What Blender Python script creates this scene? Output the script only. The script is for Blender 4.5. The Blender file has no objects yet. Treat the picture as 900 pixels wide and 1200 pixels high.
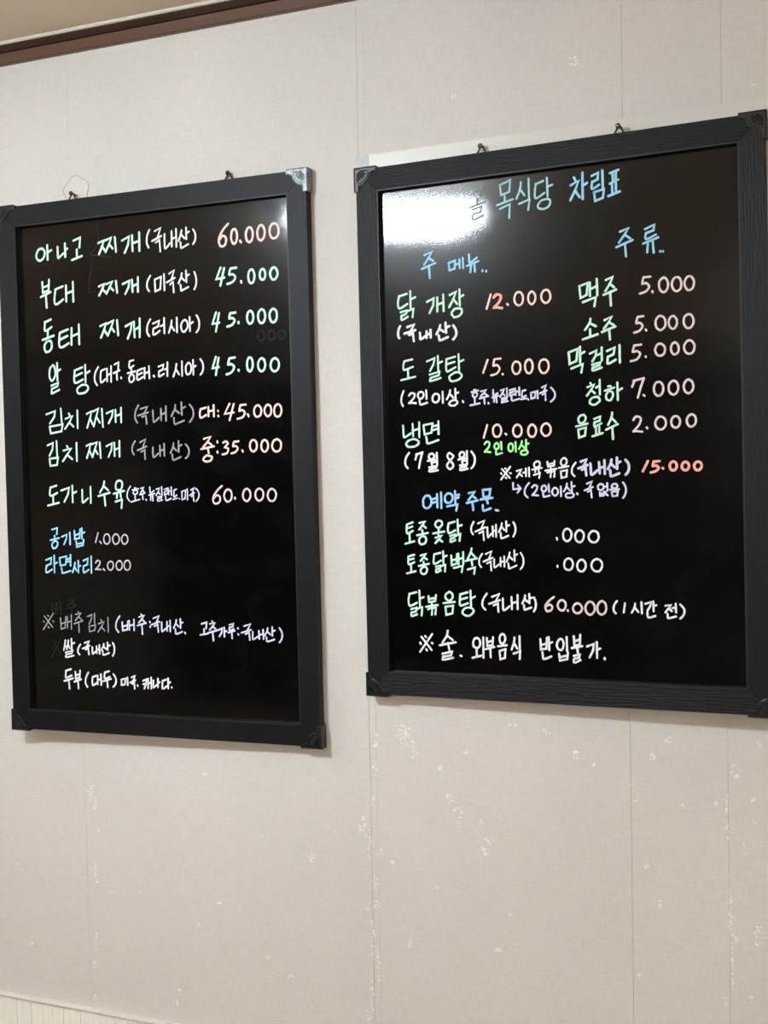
import bpy, bmesh, math, random
from mathutils import Matrix, Vector
from math import pi, sin, cos, radians

# ------------------------------------------------------------------ camera, world, lights, exposure
scene = bpy.context.scene
C = scene.collection
cam_data = bpy.data.cameras.new('camera')
cam = bpy.data.objects.new('camera', cam_data)
C.objects.link(cam)
cam_data.sensor_fit = 'VERTICAL'
cam_data.sensor_height = 36.0
cam_data.lens = 1408.276 / 1200 * 36.0
cam_data.clip_start = 0.02
cam.matrix_world = (Matrix.Translation((0, -1.710712, 1.55)) @ Matrix.Rotation(0.399277, 4, 'Z')
                    @ Matrix.Rotation(pi/2 - 0.030387, 4, 'X') @ Matrix.Rotation(-0.018647, 4, 'Z'))
scene.camera = cam

world = bpy.data.worlds.new('world')
scene.world = world
world.use_nodes = True
world.node_tree.nodes['Background'].inputs['Color'].default_value = (0.8, 0.85, 1.0, 1)
world.node_tree.nodes['Background'].inputs['Strength'].default_value = 0.3

scene.view_settings.view_transform = 'Standard'
scene.view_settings.look = 'None'
scene.view_settings.gamma = 1.0
scene.view_settings.use_curve_mapping = False
scene.view_settings.exposure = 0.88

# ceiling fluorescent fixtures: (x, y, turn, tube length, emission strength); the first one glares in the right board, the others are added fill
FIXTURES = [
    (-1.262, -1.41, radians(-30.5), 0.30, 145.0, 'twin tube ceiling lamp nearest the menu boards'),
    (0.55, -2.10, radians(0), 1.10, 8.0, 'added twin tube fill lamp to the right of the camera'),  # added as weak fill from the right, out of view
    (-2.95, -1.25, radians(90), 0.90, 32.0, 'added twin tube fill lamp to the left of the menu boards'),  # added to brighten the left side, placed clear of the board reflections
    (-0.10, -4.60, radians(0), 1.20, 100.0, 'added twin tube fill lamp far behind the camera'),  # unseen lamp added to even out the brightness of the wall
]
CEIL = 2.3135
LAMP_COLS = [(0.80, 0.91, 1.0, 1), (1.0, 0.9, 0.8, 1), (0.95, 0.97, 1.0, 1), (1.0, 0.95, 0.91, 1)]
TUBE_R = [0.023, 0.013, 0.013, 0.013]
TUBE_SEP = 0.045

# ------------------------------------------------------------------ helpers
def srgb(r, g, b):
    f = lambda c: (c/255/12.92) if c/255 <= 0.04045 else ((c/255 + 0.055)/1.055)**2.4
    return (f(r), f(g), f(b), 1)

def mat(name, col, rough=0.6, metal=0.0, noise=None, bump=None, spec=0.5, coat=0.0, emit=None):
    """procedural principled material; noise=(scale xyz, amount), bump=(scale xyz, strength, distance)"""
    m = bpy.data.materials.new(name)
    m.use_nodes = True
    nt = m.node_tree
    b = nt.nodes['Principled BSDF']
    b.inputs['Base Color'].default_value = col
    b.inputs['Roughness'].default_value = rough
    b.inputs['Metallic'].default_value = metal
    b.inputs['Specular IOR Level'].default_value = spec
    b.inputs['Coat Weight'].default_value = coat
    if emit:
        b.inputs['Emission Color'].default_value = emit[0]
        b.inputs['Emission Strength'].default_value = emit[1]
    tc = nt.nodes.new('ShaderNodeTexCoord')
    def nz(scale, detail=4):
        mp = nt.nodes.new('ShaderNodeMapping')
        mp.inputs['Scale'].default_value = scale
        nt.links.new(tc.outputs['Object'], mp.inputs['Vector'])
        n = nt.nodes.new('ShaderNodeTexNoise')
        n.inputs['Scale'].default_value = 1.0
        n.inputs['Detail'].default_value = detail
        nt.links.new(mp.outputs['Vector'], n.inputs['Vector'])
        return n
    if noise:
        n = nz(noise[0])
        r = nt.nodes.new('ShaderNodeMapRange')
        r.inputs['From Min'].default_value = 0.25
        r.inputs['From Max'].default_value = 0.75
        r.inputs['To Min'].default_value = 1 - noise[1]
        r.inputs['To Max'].default_value = 1 + noise[1]
        nt.links.new(n.outputs['Fac'], r.inputs['Value'])
        mx = nt.nodes.new('ShaderNodeVectorMath')
        mx.operation = 'SCALE'
        mx.inputs[0].default_value = col[:3]
        nt.links.new(r.outputs['Result'], mx.inputs['Scale'])
        nt.links.new(mx.outputs['Vector'], b.inputs['Base Color'])
    if bump:
        n = nz(bump[0])
        bp = nt.nodes.new('ShaderNodeBump')
        bp.inputs['Strength'].default_value = bump[1]
        bp.inputs['Distance'].default_value = bump[2]
        nt.links.new(n.outputs['Fac'], bp.inputs['Height'])
        nt.links.new(bp.outputs['Normal'], b.inputs['Normal'])
    return m

def add_box(bm, x0, x1, y0, y1, z0, z1):
    vs = [bm.verts.new((x, y, z)) for x in (x0, x1) for y in (y0, y1) for z in (z0, z1)]
    for f in ((0,1,3,2), (4,6,7,5), (0,4,5,1), (2,3,7,6), (0,2,6,4), (1,5,7,3)):
        bm.faces.new([vs[i] for i in f])
    return vs

def add_prism(bm, pts, y0, y1):
    """outline pts (x,z), extruded from y0 to y1"""
    a = [bm.verts.new((x, y0, z)) for x, z in pts]
    b = [bm.verts.new((x, y1, z)) for x, z in pts]
    bm.faces.new(a); bm.faces.new(b[::-1])
    n = len(pts)
    for i in range(n):
        bm.faces.new((a[i], b[i], b[(i+1) % n], a[(i+1) % n]))

def add_tube(bm, path, r, n=8, closed=False):
    rings = []
    m = len(path)
    path = [Vector(p) for p in path]
    for i, p in enumerate(path):
        if closed:
            t = path[(i+1) % m] - path[i-1]
        else:
            t = path[min(i+1, m-1)] - path[max(i-1, 0)]
        t.normalize()
        u = t.cross(Vector((0, 1, 0)))
        if u.length < 0.1: u = t.cross(Vector((1, 0, 0)))
        u.normalize(); v = t.cross(u)
        rr = r[i] if isinstance(r, (list, tuple)) else r
        rings.append([bm.verts.new(p + (u*cos(2*pi*k/n) + v*sin(2*pi*k/n))*rr) for k in range(n)])
    for i in range(m if closed else m-1):
        a, b = rings[i], rings[(i+1) % m]
        for k in range(n):
            bm.faces.new((a[k], a[(k+1) % n], b[(k+1) % n], b[k]))
    if not closed:
        bm.faces.new(rings[0]); bm.faces.new(rings[-1][::-1])

def add_lathe(bm, prof, n=20, axis='Y', loc=(0,0,0)):
    """prof: (radius, along) pairs around an axis"""
    rings = []
    for r, h in prof:
        ring = []
        for k in range(n):
            a = 2*pi*k/n
            x, z = r*cos(a), r*sin(a)
            ring.append(bm.verts.new((loc[0]+x, loc[1]+h, loc[2]+z) if axis == 'Y' else (loc[0]+x, loc[1]+z, loc[2]+h)))
        rings.append(ring)
    for a, b in zip(rings, rings[1:]):
        for k in range(n):
            bm.faces.new((a[k], a[(k+1) % n], b[(k+1) % n], b[k]))
    bm.faces.new(rings[0]); bm.faces.new(rings[-1][::-1])

def obj(name, bm, m, parent=None, loc=None, smooth=False, bevel=0.0, label=None):
    bmesh.ops.recalc_face_normals(bm, faces=bm.faces)
    me = bpy.data.meshes.new(name)
    bm.to_mesh(me); bm.free()
    me.materials.append(m)
    if smooth:
        for p in me.polygons: p.use_smooth = True
    o = bpy.data.objects.new(name, me)
    C.objects.link(o)
    if loc: o.location = loc
    if parent: o.parent = parent
    if bevel:
        md = o.modifiers.new('bevel', 'BEVEL')
        md.width = bevel; md.segments = 2; md.limit_method = 'ANGLE'; md.angle_limit = radians(40)
    if label: o['label'] = label
    return o

def tag(o, label=None, cat=None, group=None, kind=None):
    if label: o['label'] = label
    if cat: o['category'] = cat
    if group: o['group'] = group
    if kind: o['kind'] = kind
    return o

def empty(name, loc=(0,0,0)):
    o = bpy.data.objects.new(name, None)
    o.empty_display_size = 0.05
    o.location = loc
    C.objects.link(o)
    return o

# ------------------------------------------------------------------ materials
def wallpaper_material():
    m = mat('wallpaper', srgb(218, 213, 205), 0.75, spec=0.25)
    nt = m.node_tree; b = nt.nodes['Principled BSDF']
    tc = nt.nodes.new('ShaderNodeTexCoord')
    def nz(scale, detail, lo, hi):
        mp = nt.nodes.new('ShaderNodeMapping'); mp.inputs['Scale'].default_value = scale
        nt.links.new(tc.outputs['Object'], mp.inputs['Vector'])
        n = nt.nodes.new('ShaderNodeTexNoise'); n.inputs['Scale'].default_value = 1; n.inputs['Detail'].default_value = detail
        nt.links.new(mp.outputs['Vector'], n.inputs['Vector'])
        r = nt.nodes.new('ShaderNodeMapRange')
        r.inputs['From Min'].default_value = .3; r.inputs['From Max'].default_value = .7
        r.inputs['To Min'].default_value = lo; r.inputs['To Max'].default_value = hi
        nt.links.new(n.outputs['Fac'], r.inputs['Value'])
        return r
    hz = nz((45, 1, 520), 3, .955, 1.035)      # weft threads
    vt = nz((420, 1, 40), 3, .965, 1.03)       # warp threads
    bl = nz((3.1, 1, 2.3), 4, .955, 1.035)     # broad unevenness
    m1 = nt.nodes.new('ShaderNodeMath'); m1.operation = 'MULTIPLY'
    nt.links.new(hz.outputs[0], m1.inputs[0]); nt.links.new(vt.outputs[0], m1.inputs[1])
    m2 = nt.nodes.new('ShaderNodeMath'); m2.operation = 'MULTIPLY'
    nt.links.new(m1.outputs[0], m2.inputs[0]); nt.links.new(bl.outputs[0], m2.inputs[1])
    sc = nt.nodes.new('ShaderNodeVectorMath'); sc.operation = 'SCALE'
    sc.inputs[0].default_value = srgb(218, 213, 205)[:3]
    nt.links.new(m2.outputs[0], sc.inputs['Scale'])
    nt.links.new(sc.outputs['Vector'], b.inputs['Base Color'])
    bp = nt.nodes.new('ShaderNodeBump'); bp.inputs['Strength'].default_value = .35; bp.inputs['Distance'].default_value = .0006
    nt.links.new(m1.outputs[0], bp.inputs['Height'])
    nt.links.new(bp.outputs['Normal'], b.inputs['Normal'])
    return m
M_wall = wallpaper_material()
M_room = mat('room_paint', srgb(196, 188, 174), 0.8, noise=((3,3,3), .06))
M_dark_panel = mat('dark_wood_wall', srgb(44, 34, 28), 0.6, noise=((2,2,40), .25))
M_ceiling = mat('ceiling_paper', srgb(240, 224, 204), 0.8, noise=((5,5,5), .04))
M_floor = mat('floor_vinyl', srgb(176, 160, 140), 0.6, noise=((30,3,3), .15))
M_wood = mat('brown_moulding_wood', srgb(96, 68, 53), 0.38, noise=((2,60,90), .22), bump=((3,90,120), .2, .0005))
M_wood_dark = mat('dark_moulding_wood', srgb(58, 36, 24), 0.4, noise=((2,60,90), .2))
M_white_bead = mat('white_bead_paint', srgb(226, 220, 210), 0.5, noise=((20,20,20), .04))
M_wainscot = mat('cream_panel_paint', srgb(243, 241, 231), 0.5, noise=((60,1,6), .05))
M_caulk = mat('pale_caulk', srgb(219, 213, 205), 0.7, noise=((8,8,200), .04))
M_scuff = mat('torn_wallpaper_core', srgb(240, 237, 230), 0.9, noise=((300,300,300), .05))
M_frame_grain = mat('frame_embossed_black_foil', srgb(14, 15, 17), 0.48, noise=((30,30,30), .12), spec=.22)
M_frame_v = mat('frame_black_foil_upright', srgb(14, 15, 17), 0.48, noise=((420,60,26), .4), bump=((480,80,30), 1.0, .0016), spec=.26)
M_frame_h = mat('frame_black_foil_level', srgb(14, 15, 17), 0.48, noise=((26,60,420), .4), bump=((30,80,480), 1.0, .0016), spec=.26)
M_lip = mat('frame_inner_lip_black', srgb(12, 12, 13), 0.5, noise=((50,50,50), .1))
M_back = mat('hardboard_back', srgb(90, 66, 48), 0.8, noise=((80,80,80), .12))
M_guard = mat('guard_black_plastic', srgb(17, 17, 18), 0.32, noise=((200,200,200), .2), spec=.5)
M_guard_bronze = mat('guard_dark_bronze', srgb(40, 40, 38), 0.4, 0.3, noise=((260,260,260), .5))
M_guard_silver = mat('guard_worn_silver', srgb(128, 132, 134), 0.4, 0.4, noise=((110,110,110), .6))
M_steel = mat('zinc_steel', srgb(120, 116, 100), 0.3, 0.9, noise=((500,500,500), .25))
M_steel_dark = mat('tarnished_steel', srgb(66, 62, 50), 0.35, 0.8, noise=((500,500,500), .3))
M_film = mat('pale_plastic_sheet', srgb(222, 218, 208), 0.35, noise=((6,1,60), .03), spec=.4)
M_tape = mat('grey_tape', srgb(160, 160, 154), 0.35, noise=((200,1,300), .06))
M_housing_grey = mat('lamp_housing_grey', srgb(92, 94, 98), 0.5, noise=((9,9,9), .02))
M_tube = mat('lit_fluorescent_tube', (1,1,1,1), 0.5)
M_housing = mat('lamp_housing_white', srgb(230, 230, 228), 0.4, noise=((9,9,9), .02))

def panel_material():
    """black acrylic writing surface: glossy with wiped smears that alter gloss and a little chalk haze"""
    m = mat('black_glossy_writing_surface', (0.0045, 0.0045, 0.0048, 1), 0.12, spec=0.5)
    nt = m.node_tree; b = nt.nodes['Principled BSDF']
    tc = nt.nodes.new('ShaderNodeTexCoord')
    mp = nt.nodes.new('ShaderNodeMapping'); mp.inputs['Scale'].default_value = (14, 14, 22)
    mp.inputs['Rotation'].default_value = (0, .5, 0)
    nt.links.new(tc.outputs['Object'], mp.inputs['Vector'])
    n = nt.nodes.new('ShaderNodeTexNoise'); n.inputs['Scale'].default_value = 1; n.inputs['Detail'].default_value = 6; n.inputs['Distortion'].default_value = .8
    nt.links.new(mp.outputs['Vector'], n.inputs['Vector'])
    r = nt.nodes.new('ShaderNodeMapRange')
    r.inputs['From Min'].default_value = .35; r.inputs['From Max'].default_value = .75
    r.inputs['To Min'].default_value = PANEL_ROUGH[0]; r.inputs['To Max'].default_value = PANEL_ROUGH[1]
    nt.links.new(n.outputs['Fac'], r.inputs['Value']); nt.links.new(r.outputs[0], b.inputs['Roughness'])
    cr = nt.nodes.new('ShaderNodeMapRange')
    cr.inputs['From Min'].default_value = .5; cr.inputs['From Max'].default_value = .8
    cr.inputs['To Min'].default_value = .0012; cr.inputs['To Max'].default_value = .005
    nt.links.new(n.outputs['Fac'], cr.inputs['Value'])
    cb = nt.nodes.new('ShaderNodeCombineXYZ')
    for i in range(3): nt.links.new(cr.outputs[0], cb.inputs[i])
    nt.links.new(cb.outputs[0], b.inputs['Base Color'])
    fine = nt.nodes.new('ShaderNodeTexNoise'); fine.inputs['Scale'].default_value = 700; fine.inputs['Detail'].default_value = 2
    nt.links.new(tc.outputs['Object'], fine.inputs['Vector'])
    bp = nt.nodes.new('ShaderNodeBump'); bp.inputs['Strength'].default_value = .25; bp.inputs['Distance'].default_value = .00012
    nt.links.new(fine.outputs['Fac'], bp.inputs['Height'])
    wav = nt.nodes.new('ShaderNodeTexNoise'); wav.inputs['Scale'].default_value = 5; wav.inputs['Detail'].default_value = 1
    nt.links.new(tc.outputs['Object'], wav.inputs['Vector'])
    b2 = nt.nodes.new('ShaderNodeBump'); b2.inputs['Strength'].default_value = .5; b2.inputs['Distance'].default_value = .0015
    nt.links.new(wav.outputs['Fac'], b2.inputs['Height']); nt.links.new(bp.outputs['Normal'], b2.inputs['Normal'])
    nt.links.new(b2.outputs['Normal'], b.inputs['Normal'])
    b.inputs['Coat Weight'].default_value = PANEL_COAT[0]; b.inputs['Coat Roughness'].default_value = PANEL_COAT[1]
    return m
PANEL_ROUGH = (0.025, 0.06)
PANEL_COAT = (0.16, 0.22)
M_panel = panel_material()

INKS = {'mint': (206, 244, 224), 'white': (238, 239, 241), 'pink': (250, 218, 210), 'palepink': (232, 214, 212),
        'red': (255, 178, 164), 'grey': (150, 152, 156), 'greypink': (196, 186, 196), 'blue': (160, 216, 240),
        'skyblue': (160, 208, 252), 'lavender': (216, 216, 238), 'green': (172, 248, 160), 'teal': (170, 216, 220),
        'dimteal': (130, 150, 156), 'ghost': (25, 25, 27), 'scratch': (46, 46, 48)}
M_ink = {}
for k, c in INKS.items():
    M_ink[k] = mat('chalk_ink_' + k, srgb(*c), 0.7, noise=((330, 330, 330), .10), spec=.2)

# ------------------------------------------------------------------ handwriting strokes: board, ink, pen width, label, board coordinates in 0.1 mm
LETTERING = [
('L','mint',3.21,'mint green handwriting 아나고',
"-2172,3770,-2202,3742,-2225,3698,-2236,3651,-2225,3609,-2199,3583,-2161,3567,-2126,3582,-2088,3605,-2066,3651,-2056,3700,-2068,3740,-2100,3770,-2134,3775,-2173,3767 -2003,3822,-2002,3575 -2007,3699,-1924,3728 -1791,3771,-1791,3747,-1791,3713,-1790,3679,-1790,3646,-1789,3614,-1786,3592,-1780,3584,-1772,3586,-1759,3594,-1734,3611,-1703,3633,-1682,3650 -1640,3818,-1640,3590 -1643,3700,-1593,3728 -1468,3847,-1329,3889,-1348,3723 -1403,3693,-1405,3557 -1505,3524,-1305,3575"),
('L','mint',3.21,'mint green handwriting 찌개',
"-972,3762,-859,3795,-888,3714,-961,3575 -904,3701,-842,3627 -831,3791,-710,3832,-752,3734,-830,3598 -758,3719,-688,3643 -642,3829,-626,3586 -501,3758,-365,3814,-385,3683,-457,3550 -305,3826,-301,3567 -165,3863,-171,3558 -298,3694,-166,3724"),
('L','white',2.69,'white handwriting (국내산)',
"34,3888,22,3867,5,3837,-9,3806,-18,3776,-23,3744,-26,3716,-26,3693,-24,3674,-20,3655,-12,3633,-1,3612,7,3597 134,3854,245,3896,187,3753 78,3697,258,3764 149,3665,219,3700,229,3513 319,3789,318,3758,316,3714,315,3671,315,3629,315,3589,319,3560,326,3550,336,3552,350,3561,371,3581,395,3608,413,3628 453,3822,450,3574 537,3853,536,3559 449,3689,533,3722 641,3817,638,3803,634,3782,626,3755,611,3719,592,3678,579,3649 629,3750,692,3685 725,3854,727,3668 724,3761,779,3782 615,3624,615,3609,616,3588,617,3570,618,3554,619,3541,624,3532,631,3530,642,3533,659,3539,691,3553,729,3570,757,3582 855,3813,865,3798,879,3777,889,3753,895,3729,897,3703,897,3678,893,3656,887,3635,879,3616,868,3599,856,3585,848,3575"),
('L','pink',3.21,'pink handwritten price 60.000',
"1501,3838,1474,3816,1437,3785,1402,3748,1371,3703,1342,3653,1324,3606,1324,3562,1335,3522,1352,3495,1377,3486,1408,3491,1433,3506,1448,3536,1457,3576,1457,3610,1444,3634,1422,3652,1399,3658,1376,3643,1353,3616,1336,3595 1625,3736,1607,3745,1584,3737,1565,3714,1555,3670,1548,3623,1551,3577,1564,3544,1579,3518,1600,3508,1621,3519,1639,3542,1652,3584,1658,3626,1654,3672,1644,3713,1627,3742 1708,3550,1725,3521 1902,3738,1880,3746,1854,3737,1834,3708,1819,3671,1813,3628,1819,3581,1831,3541,1853,3518,1875,3509,1899,3517,1920,3545,1934,3581,1940,3627,1937,3676,1923,3710,1904,3740 2111,3751,2086,3761,2060,3748,2040,3720,2022,3682,2018,3640,2023,3588,2035,3550,2057,3528,2085,3516,2108,3529,2131,3556,2145,3596,2153,3644,2148,3686,2132,3726,2113,3750 2349,3756,2321,3764,2287,3760,2260,3730,2243,3695,2237,3643,2244,3601,2258,3558,2286,3533,2315,3530,2349,3536,2372,3560,2393,3600,2397,3646,2392,3692,2377,3735,2351,3756"),
('L','mint',3.21,'mint green handwriting 부대',
"-2128,3202,-2119,3019,-2003,3050,-1985,3233 -2123,3104,-1992,3141 -2167,2947,-1961,3020 -2061,2985,-2050,2761 -1868,3053,-1712,3095 -1860,3053,-1867,3022,-1875,2977,-1882,2934,-1886,2893,-1887,2854,-1883,2824,-1874,2807,-1859,2800,-1835,2803,-1794,2823,-1745,2853,-1709,2875 -1644,3105,-1647,2833 -1502,3155,-1504,2822 -1650,2966,-1503,3001"),
('L','mint',3.21,'mint green handwriting 찌개',
"-984,3034,-877,3069,-910,2996,-982,2882 -918,2983,-845,2923 -841,3061,-712,3099,-763,3020,-836,2902 -769,3007,-699,2947 -644,3099,-626,2903 -512,3037,-384,3081,-400,2979,-466,2870 -332,3094,-325,2893 -215,3126,-222,2885 -327,2986,-216,3016"),
('L','white',2.69,'white handwriting (미국산)',
"25,3131,11,3111,-9,3084,-26,3056,-35,3030,-41,3004,-44,2981,-44,2960,-42,2941,-37,2923,-26,2905,-12,2888,-2,2876 106,3065,113,2867,208,2895,230,3097,109,3060 286,3137,287,2870 385,3134,479,3182,430,3047 338,2996,487,3057 398,2955,454,2993,461,2822 622,3120,620,3106,616,3085,608,3060,592,3027,571,2989,556,2963 609,3058,669,2998 702,3157,706,2970 706,3065,757,3089 593,2935,594,2923,596,2905,598,2887,599,2869,600,2851,604,2839,611,2837,621,2842,638,2850,670,2861,709,2876,737,2887 855,3122,864,3102,875,3073,884,3043,888,3016,890,2988,890,2961,887,2935,881,2909,874,2887,865,2868,855,2852,847,2842"),
('L','mint',3.21,'mint green price 45.000',
"1343,3149,1258,2971,1406,2985 1407,3137,1330,2861 1521,3121,1510,3094,1498,3056,1495,3028,1510,3022,1535,3027,1558,3027,1579,3014,1597,2996,1605,2975,1598,2951,1580,2926,1557,2905,1524,2892,1485,2883,1457,2878 1523,3121,1628,3125 1707,2904,1712,2880 1916,3071,1894,3074,1873,3065,1854,3045,1842,3009,1836,2961,1842,2919,1852,2882,1871,2861,1892,2856,1914,2862,1933,2885,1944,2926,1951,2968,1946,3009,1934,3043,1919,3070 2114,3057,2095,3063,2074,3057,2058,3035,2048,3011,2044,2974,2046,2946,2056,2919,2072,2901,2091,2894,2111,2897,2128,2918,2139,2945,2143,2978,2139,3011,2131,3039,2114,3055 2321,3065,2294,3072,2269,3064,2250,3041,2235,3014,2226,2974,2234,2938,2246,2910,2266,2884,2293,2877,2319,2888,2337,2910,2353,2938,2360,2974,2354,3010,2340,3043,2318,3062"),
('L','mint',3.21,'mint green handwriting 동태',
"-2096,2509,-1973,2552 -2096,2520,-2099,2498,-2103,2468,-2106,2440,-2109,2417,-2112,2396,-2109,2380,-2102,2369,-2089,2363,-2070,2365,-2036,2380,-1994,2404,-1965,2422 -2045,2351,-2046,2247 -2159,2212,-1925,2271 -2070,2187,-2096,2151,-2120,2122,-2125,2068,-2116,2035,-2091,1998,-2061,2003,-2026,2008,-1993,2039,-1973,2070,-1969,2123,-1975,2160,-1999,2188,-2036,2189,-2070,2175 -1796,2310,-1630,2359 -1798,2193,-1644,2249 -1800,2302,-1804,2277,-1810,2240,-1814,2201,-1817,2159,-1819,2115,-1814,2082,-1801,2065,-1781,2061,-1753,2064,-1710,2080,-1659,2105,-1623,2123 -1557,2375,-1567,2093 -1407,2426,-1410,2093 -1566,2230,-1415,2278"),
('L','mint',3.21,'mint green handwriting 찌개',
"-980,2368,-866,2409,-897,2319,-972,2173 -906,2305,-854,2227 -837,2399,-718,2444,-756,2348,-837,2198 -765,2333,-705,2256 -644,2444,-630,2193 -483,2330,-360,2382,-383,2254,-445,2124 -318,2395,-311,2141 -203,2441,-212,2135 -311,2259,-210,2303"),
('L','white',2.69,'white handwriting (러시아)',
"1,2415,-13,2395,-33,2367,-49,2337,-59,2307,-65,2277,-68,2249,-69,2225,-66,2205,-61,2186,-50,2167,-37,2149,-27,2137 49,2339,170,2379,149,2286,57,2256 55,2253,51,2228,47,2195,46,2170,52,2158,63,2154,80,2158,111,2173,149,2196,176,2213 264,2416,264,2167 197,2287,265,2310 407,2366,405,2347,401,2320,394,2288,379,2247,360,2201,347,2168 393,2286,452,2199 505,2407,503,2167 625,2349,599,2318,584,2285,581,2239,590,2205,606,2173,634,2163,657,2177,682,2204,704,2239,708,2283,700,2321,677,2346,656,2360,625,2347 745,2399,746,2170 746,2282,806,2313 874,2417,886,2399,901,2373,914,2346,920,2319,922,2290,922,2262,918,2235,912,2208,903,2185,891,2167,876,2152,866,2142"),
('L','mint',3.21,'mint green price 45.000',
"1237,2435,1166,2254,1291,2267 1292,2421,1227,2131 1495,2406,1487,2383,1476,2350,1474,2326,1488,2321,1511,2325,1532,2325,1550,2316,1565,2302,1572,2285,1565,2264,1549,2239,1528,2219,1498,2207,1462,2199,1436,2194 1496,2405,1590,2409 1641,2254,1642,2235 1877,2408,1854,2417,1833,2409,1814,2388,1802,2350,1796,2314,1801,2271,1811,2243,1831,2216,1851,2214,1875,2221,1893,2242,1906,2279,1911,2318,1906,2353,1895,2390,1876,2411 2084,2420,2058,2429,2036,2416,2012,2394,2000,2361,1994,2318,1998,2273,2011,2239,2031,2214,2056,2206,2081,2216,2101,2239,2117,2278,2124,2316,2118,2362,2105,2398,2083,2420 2290,2412,2266,2422,2241,2413,2219,2386,2203,2356,2198,2313,2204,2274,2217,2235,2238,2213,2261,2205,2288,2213,2312,2241,2326,2271,2329,2315,2327,2357,2314,2390,2292,2413"),
('L','mint',2.95,'mint green handwriting 알',
"-1992,1746,-2018,1723,-2033,1671,-2041,1617,-2034,1553,-2012,1515,-1990,1502,-1962,1516,-1934,1552,-1916,1599,-1913,1651,-1923,1702,-1937,1749,-1961,1766,-1988,1751 -1874,1803,-1876,1497 -1872,1657,-1812,1688 -2005,1418,-1859,1462,-1880,1401,-1998,1364 -1994,1360,-1999,1339,-2006,1310,-2007,1289,-2002,1283,-1992,1285,-1972,1292,-1931,1307,-1880,1326,-1843,1341"),
('L','mint',2.95,'mint green handwriting 탕',
"-1522,1651,-1364,1698 -1523,1553,-1371,1604 -1516,1649,-1521,1622,-1528,1584,-1533,1547,-1535,1513,-1535,1481,-1530,1457,-1521,1444,-1508,1439,-1485,1441,-1444,1455,-1392,1477,-1356,1493 -1304,1736,-1306,1440 -1302,1589,-1218,1624 -1399,1391,-1449,1365,-1479,1337,-1483,1307,-1471,1270,-1436,1255,-1380,1257,-1336,1262,-1290,1286,-1258,1325,-1256,1357,-1274,1378,-1302,1399,-1356,1401,-1400,1395"),
('L','white',2.56,'white handwriting (대구.동태.러시아)',
"-1043,1686,-1059,1664,-1083,1633,-1102,1601,-1113,1571,-1120,1540,-1124,1511,-1124,1485,-1121,1460,-1115,1437,-1103,1415,-1087,1394,-1076,1379 -991,1616,-912,1643 -990,1614,-995,1590,-1000,1556,-1004,1522,-1005,1490,-1004,1459,-1000,1435,-996,1423,-989,1420,-977,1423,-955,1437,-929,1459,-910,1474 -872,1649,-874,1435 -789,1685,-797,1421 -875,1536,-793,1563 -719,1709,-638,1740,-652,1617 -742,1565,-623,1605 -681,1581,-676,1450 -599,1488,-595,1470 -425,1746,-347,1760 -422,1738,-426,1726,-430,1709,-433,1692,-435,1674,-435,1656,-432,1643,-427,1636,-419,1634,-407,1637,-386,1646,-361,1660,-343,1670 -391,1621,-393,1564 -467,1548,-317,1572 -406,1516,-425,1504,-440,1480,-441,1449,-437,1421,-424,1405,-402,1393,-380,1404,-358,1420,-346,1445,-346,1476,-350,1499,-365,1517,-385,1529,-405,1524 -273,1580,-179,1610 -276,1508,-187,1540 -276,1576,-279,1560,-283,1536,-286,1511,-287,1484,-287,1457,-284,1437,-278,1427,-269,1425,-255,1428,-229,1439,-199,1456,-176,1468 -136,1617,-141,1445 -51,1643,-47,1440 -138,1528,-49,1554 37,1483,45,1464 133,1624,228,1653,212,1571,139,1545 140,1543,137,1522,133,1494,133,1472,136,1463,142,1460,154,1463,178,1473,209,1489,231,1500 304,1685,297,1461 251,1570,299,1592 475,1649,472,1629,466,1600,457,1566,442,1524,423,1477,410,1443 457,1567,519,1476 579,1686,577,1449 686,1645,660,1618,646,1584,647,1538,652,1501,664,1472,686,1465,712,1474,733,1494,748,1534,752,1577,743,1616,729,1642,710,1655,684,1645 787,1693,788,1457 789,1574,838,1600 924,1704,936,1687,951,1662,964,1637,970,1612,974,1586,973,1561,970,1536,963,1511,954,1490,941,1473,927,1459,916,1450"),
('L','mint',3.21,'mint green price 45.000',
"1211,1720,1144,1540,1262,1555 1261,1703,1203,1429 1458,1680,1449,1652,1437,1612,1434,1584,1447,1580,1470,1587,1492,1587,1513,1575,1532,1557,1540,1535,1531,1509,1512,1479,1488,1455,1457,1441,1422,1432,1397,1427 1459,1683,1559,1691 1618,1489,1623,1476 1848,1669,1827,1675,1808,1672,1790,1645,1777,1608,1773,1563,1776,1523,1786,1484,1805,1462,1823,1453,1844,1466,1861,1487,1875,1525,1879,1568,1875,1608,1865,1646,1849,1668 2062,1643,2038,1652,2014,1641,1993,1619,1977,1585,1972,1546,1974,1503,1989,1472,2009,1449,2034,1441,2059,1451,2081,1472,2092,1506,2101,1546,2094,1585,2083,1623,2060,1639 2300,1630,2269,1638,2241,1625,2217,1606,2202,1568,2193,1528,2200,1489,2216,1456,2241,1434,2266,1428,2296,1436,2320,1459,2338,1496,2342,1537,2338,1576,2323,1609,2299,1628"),
('L','mint',2.82,'mint green handwriting 김치찌개',
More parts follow.
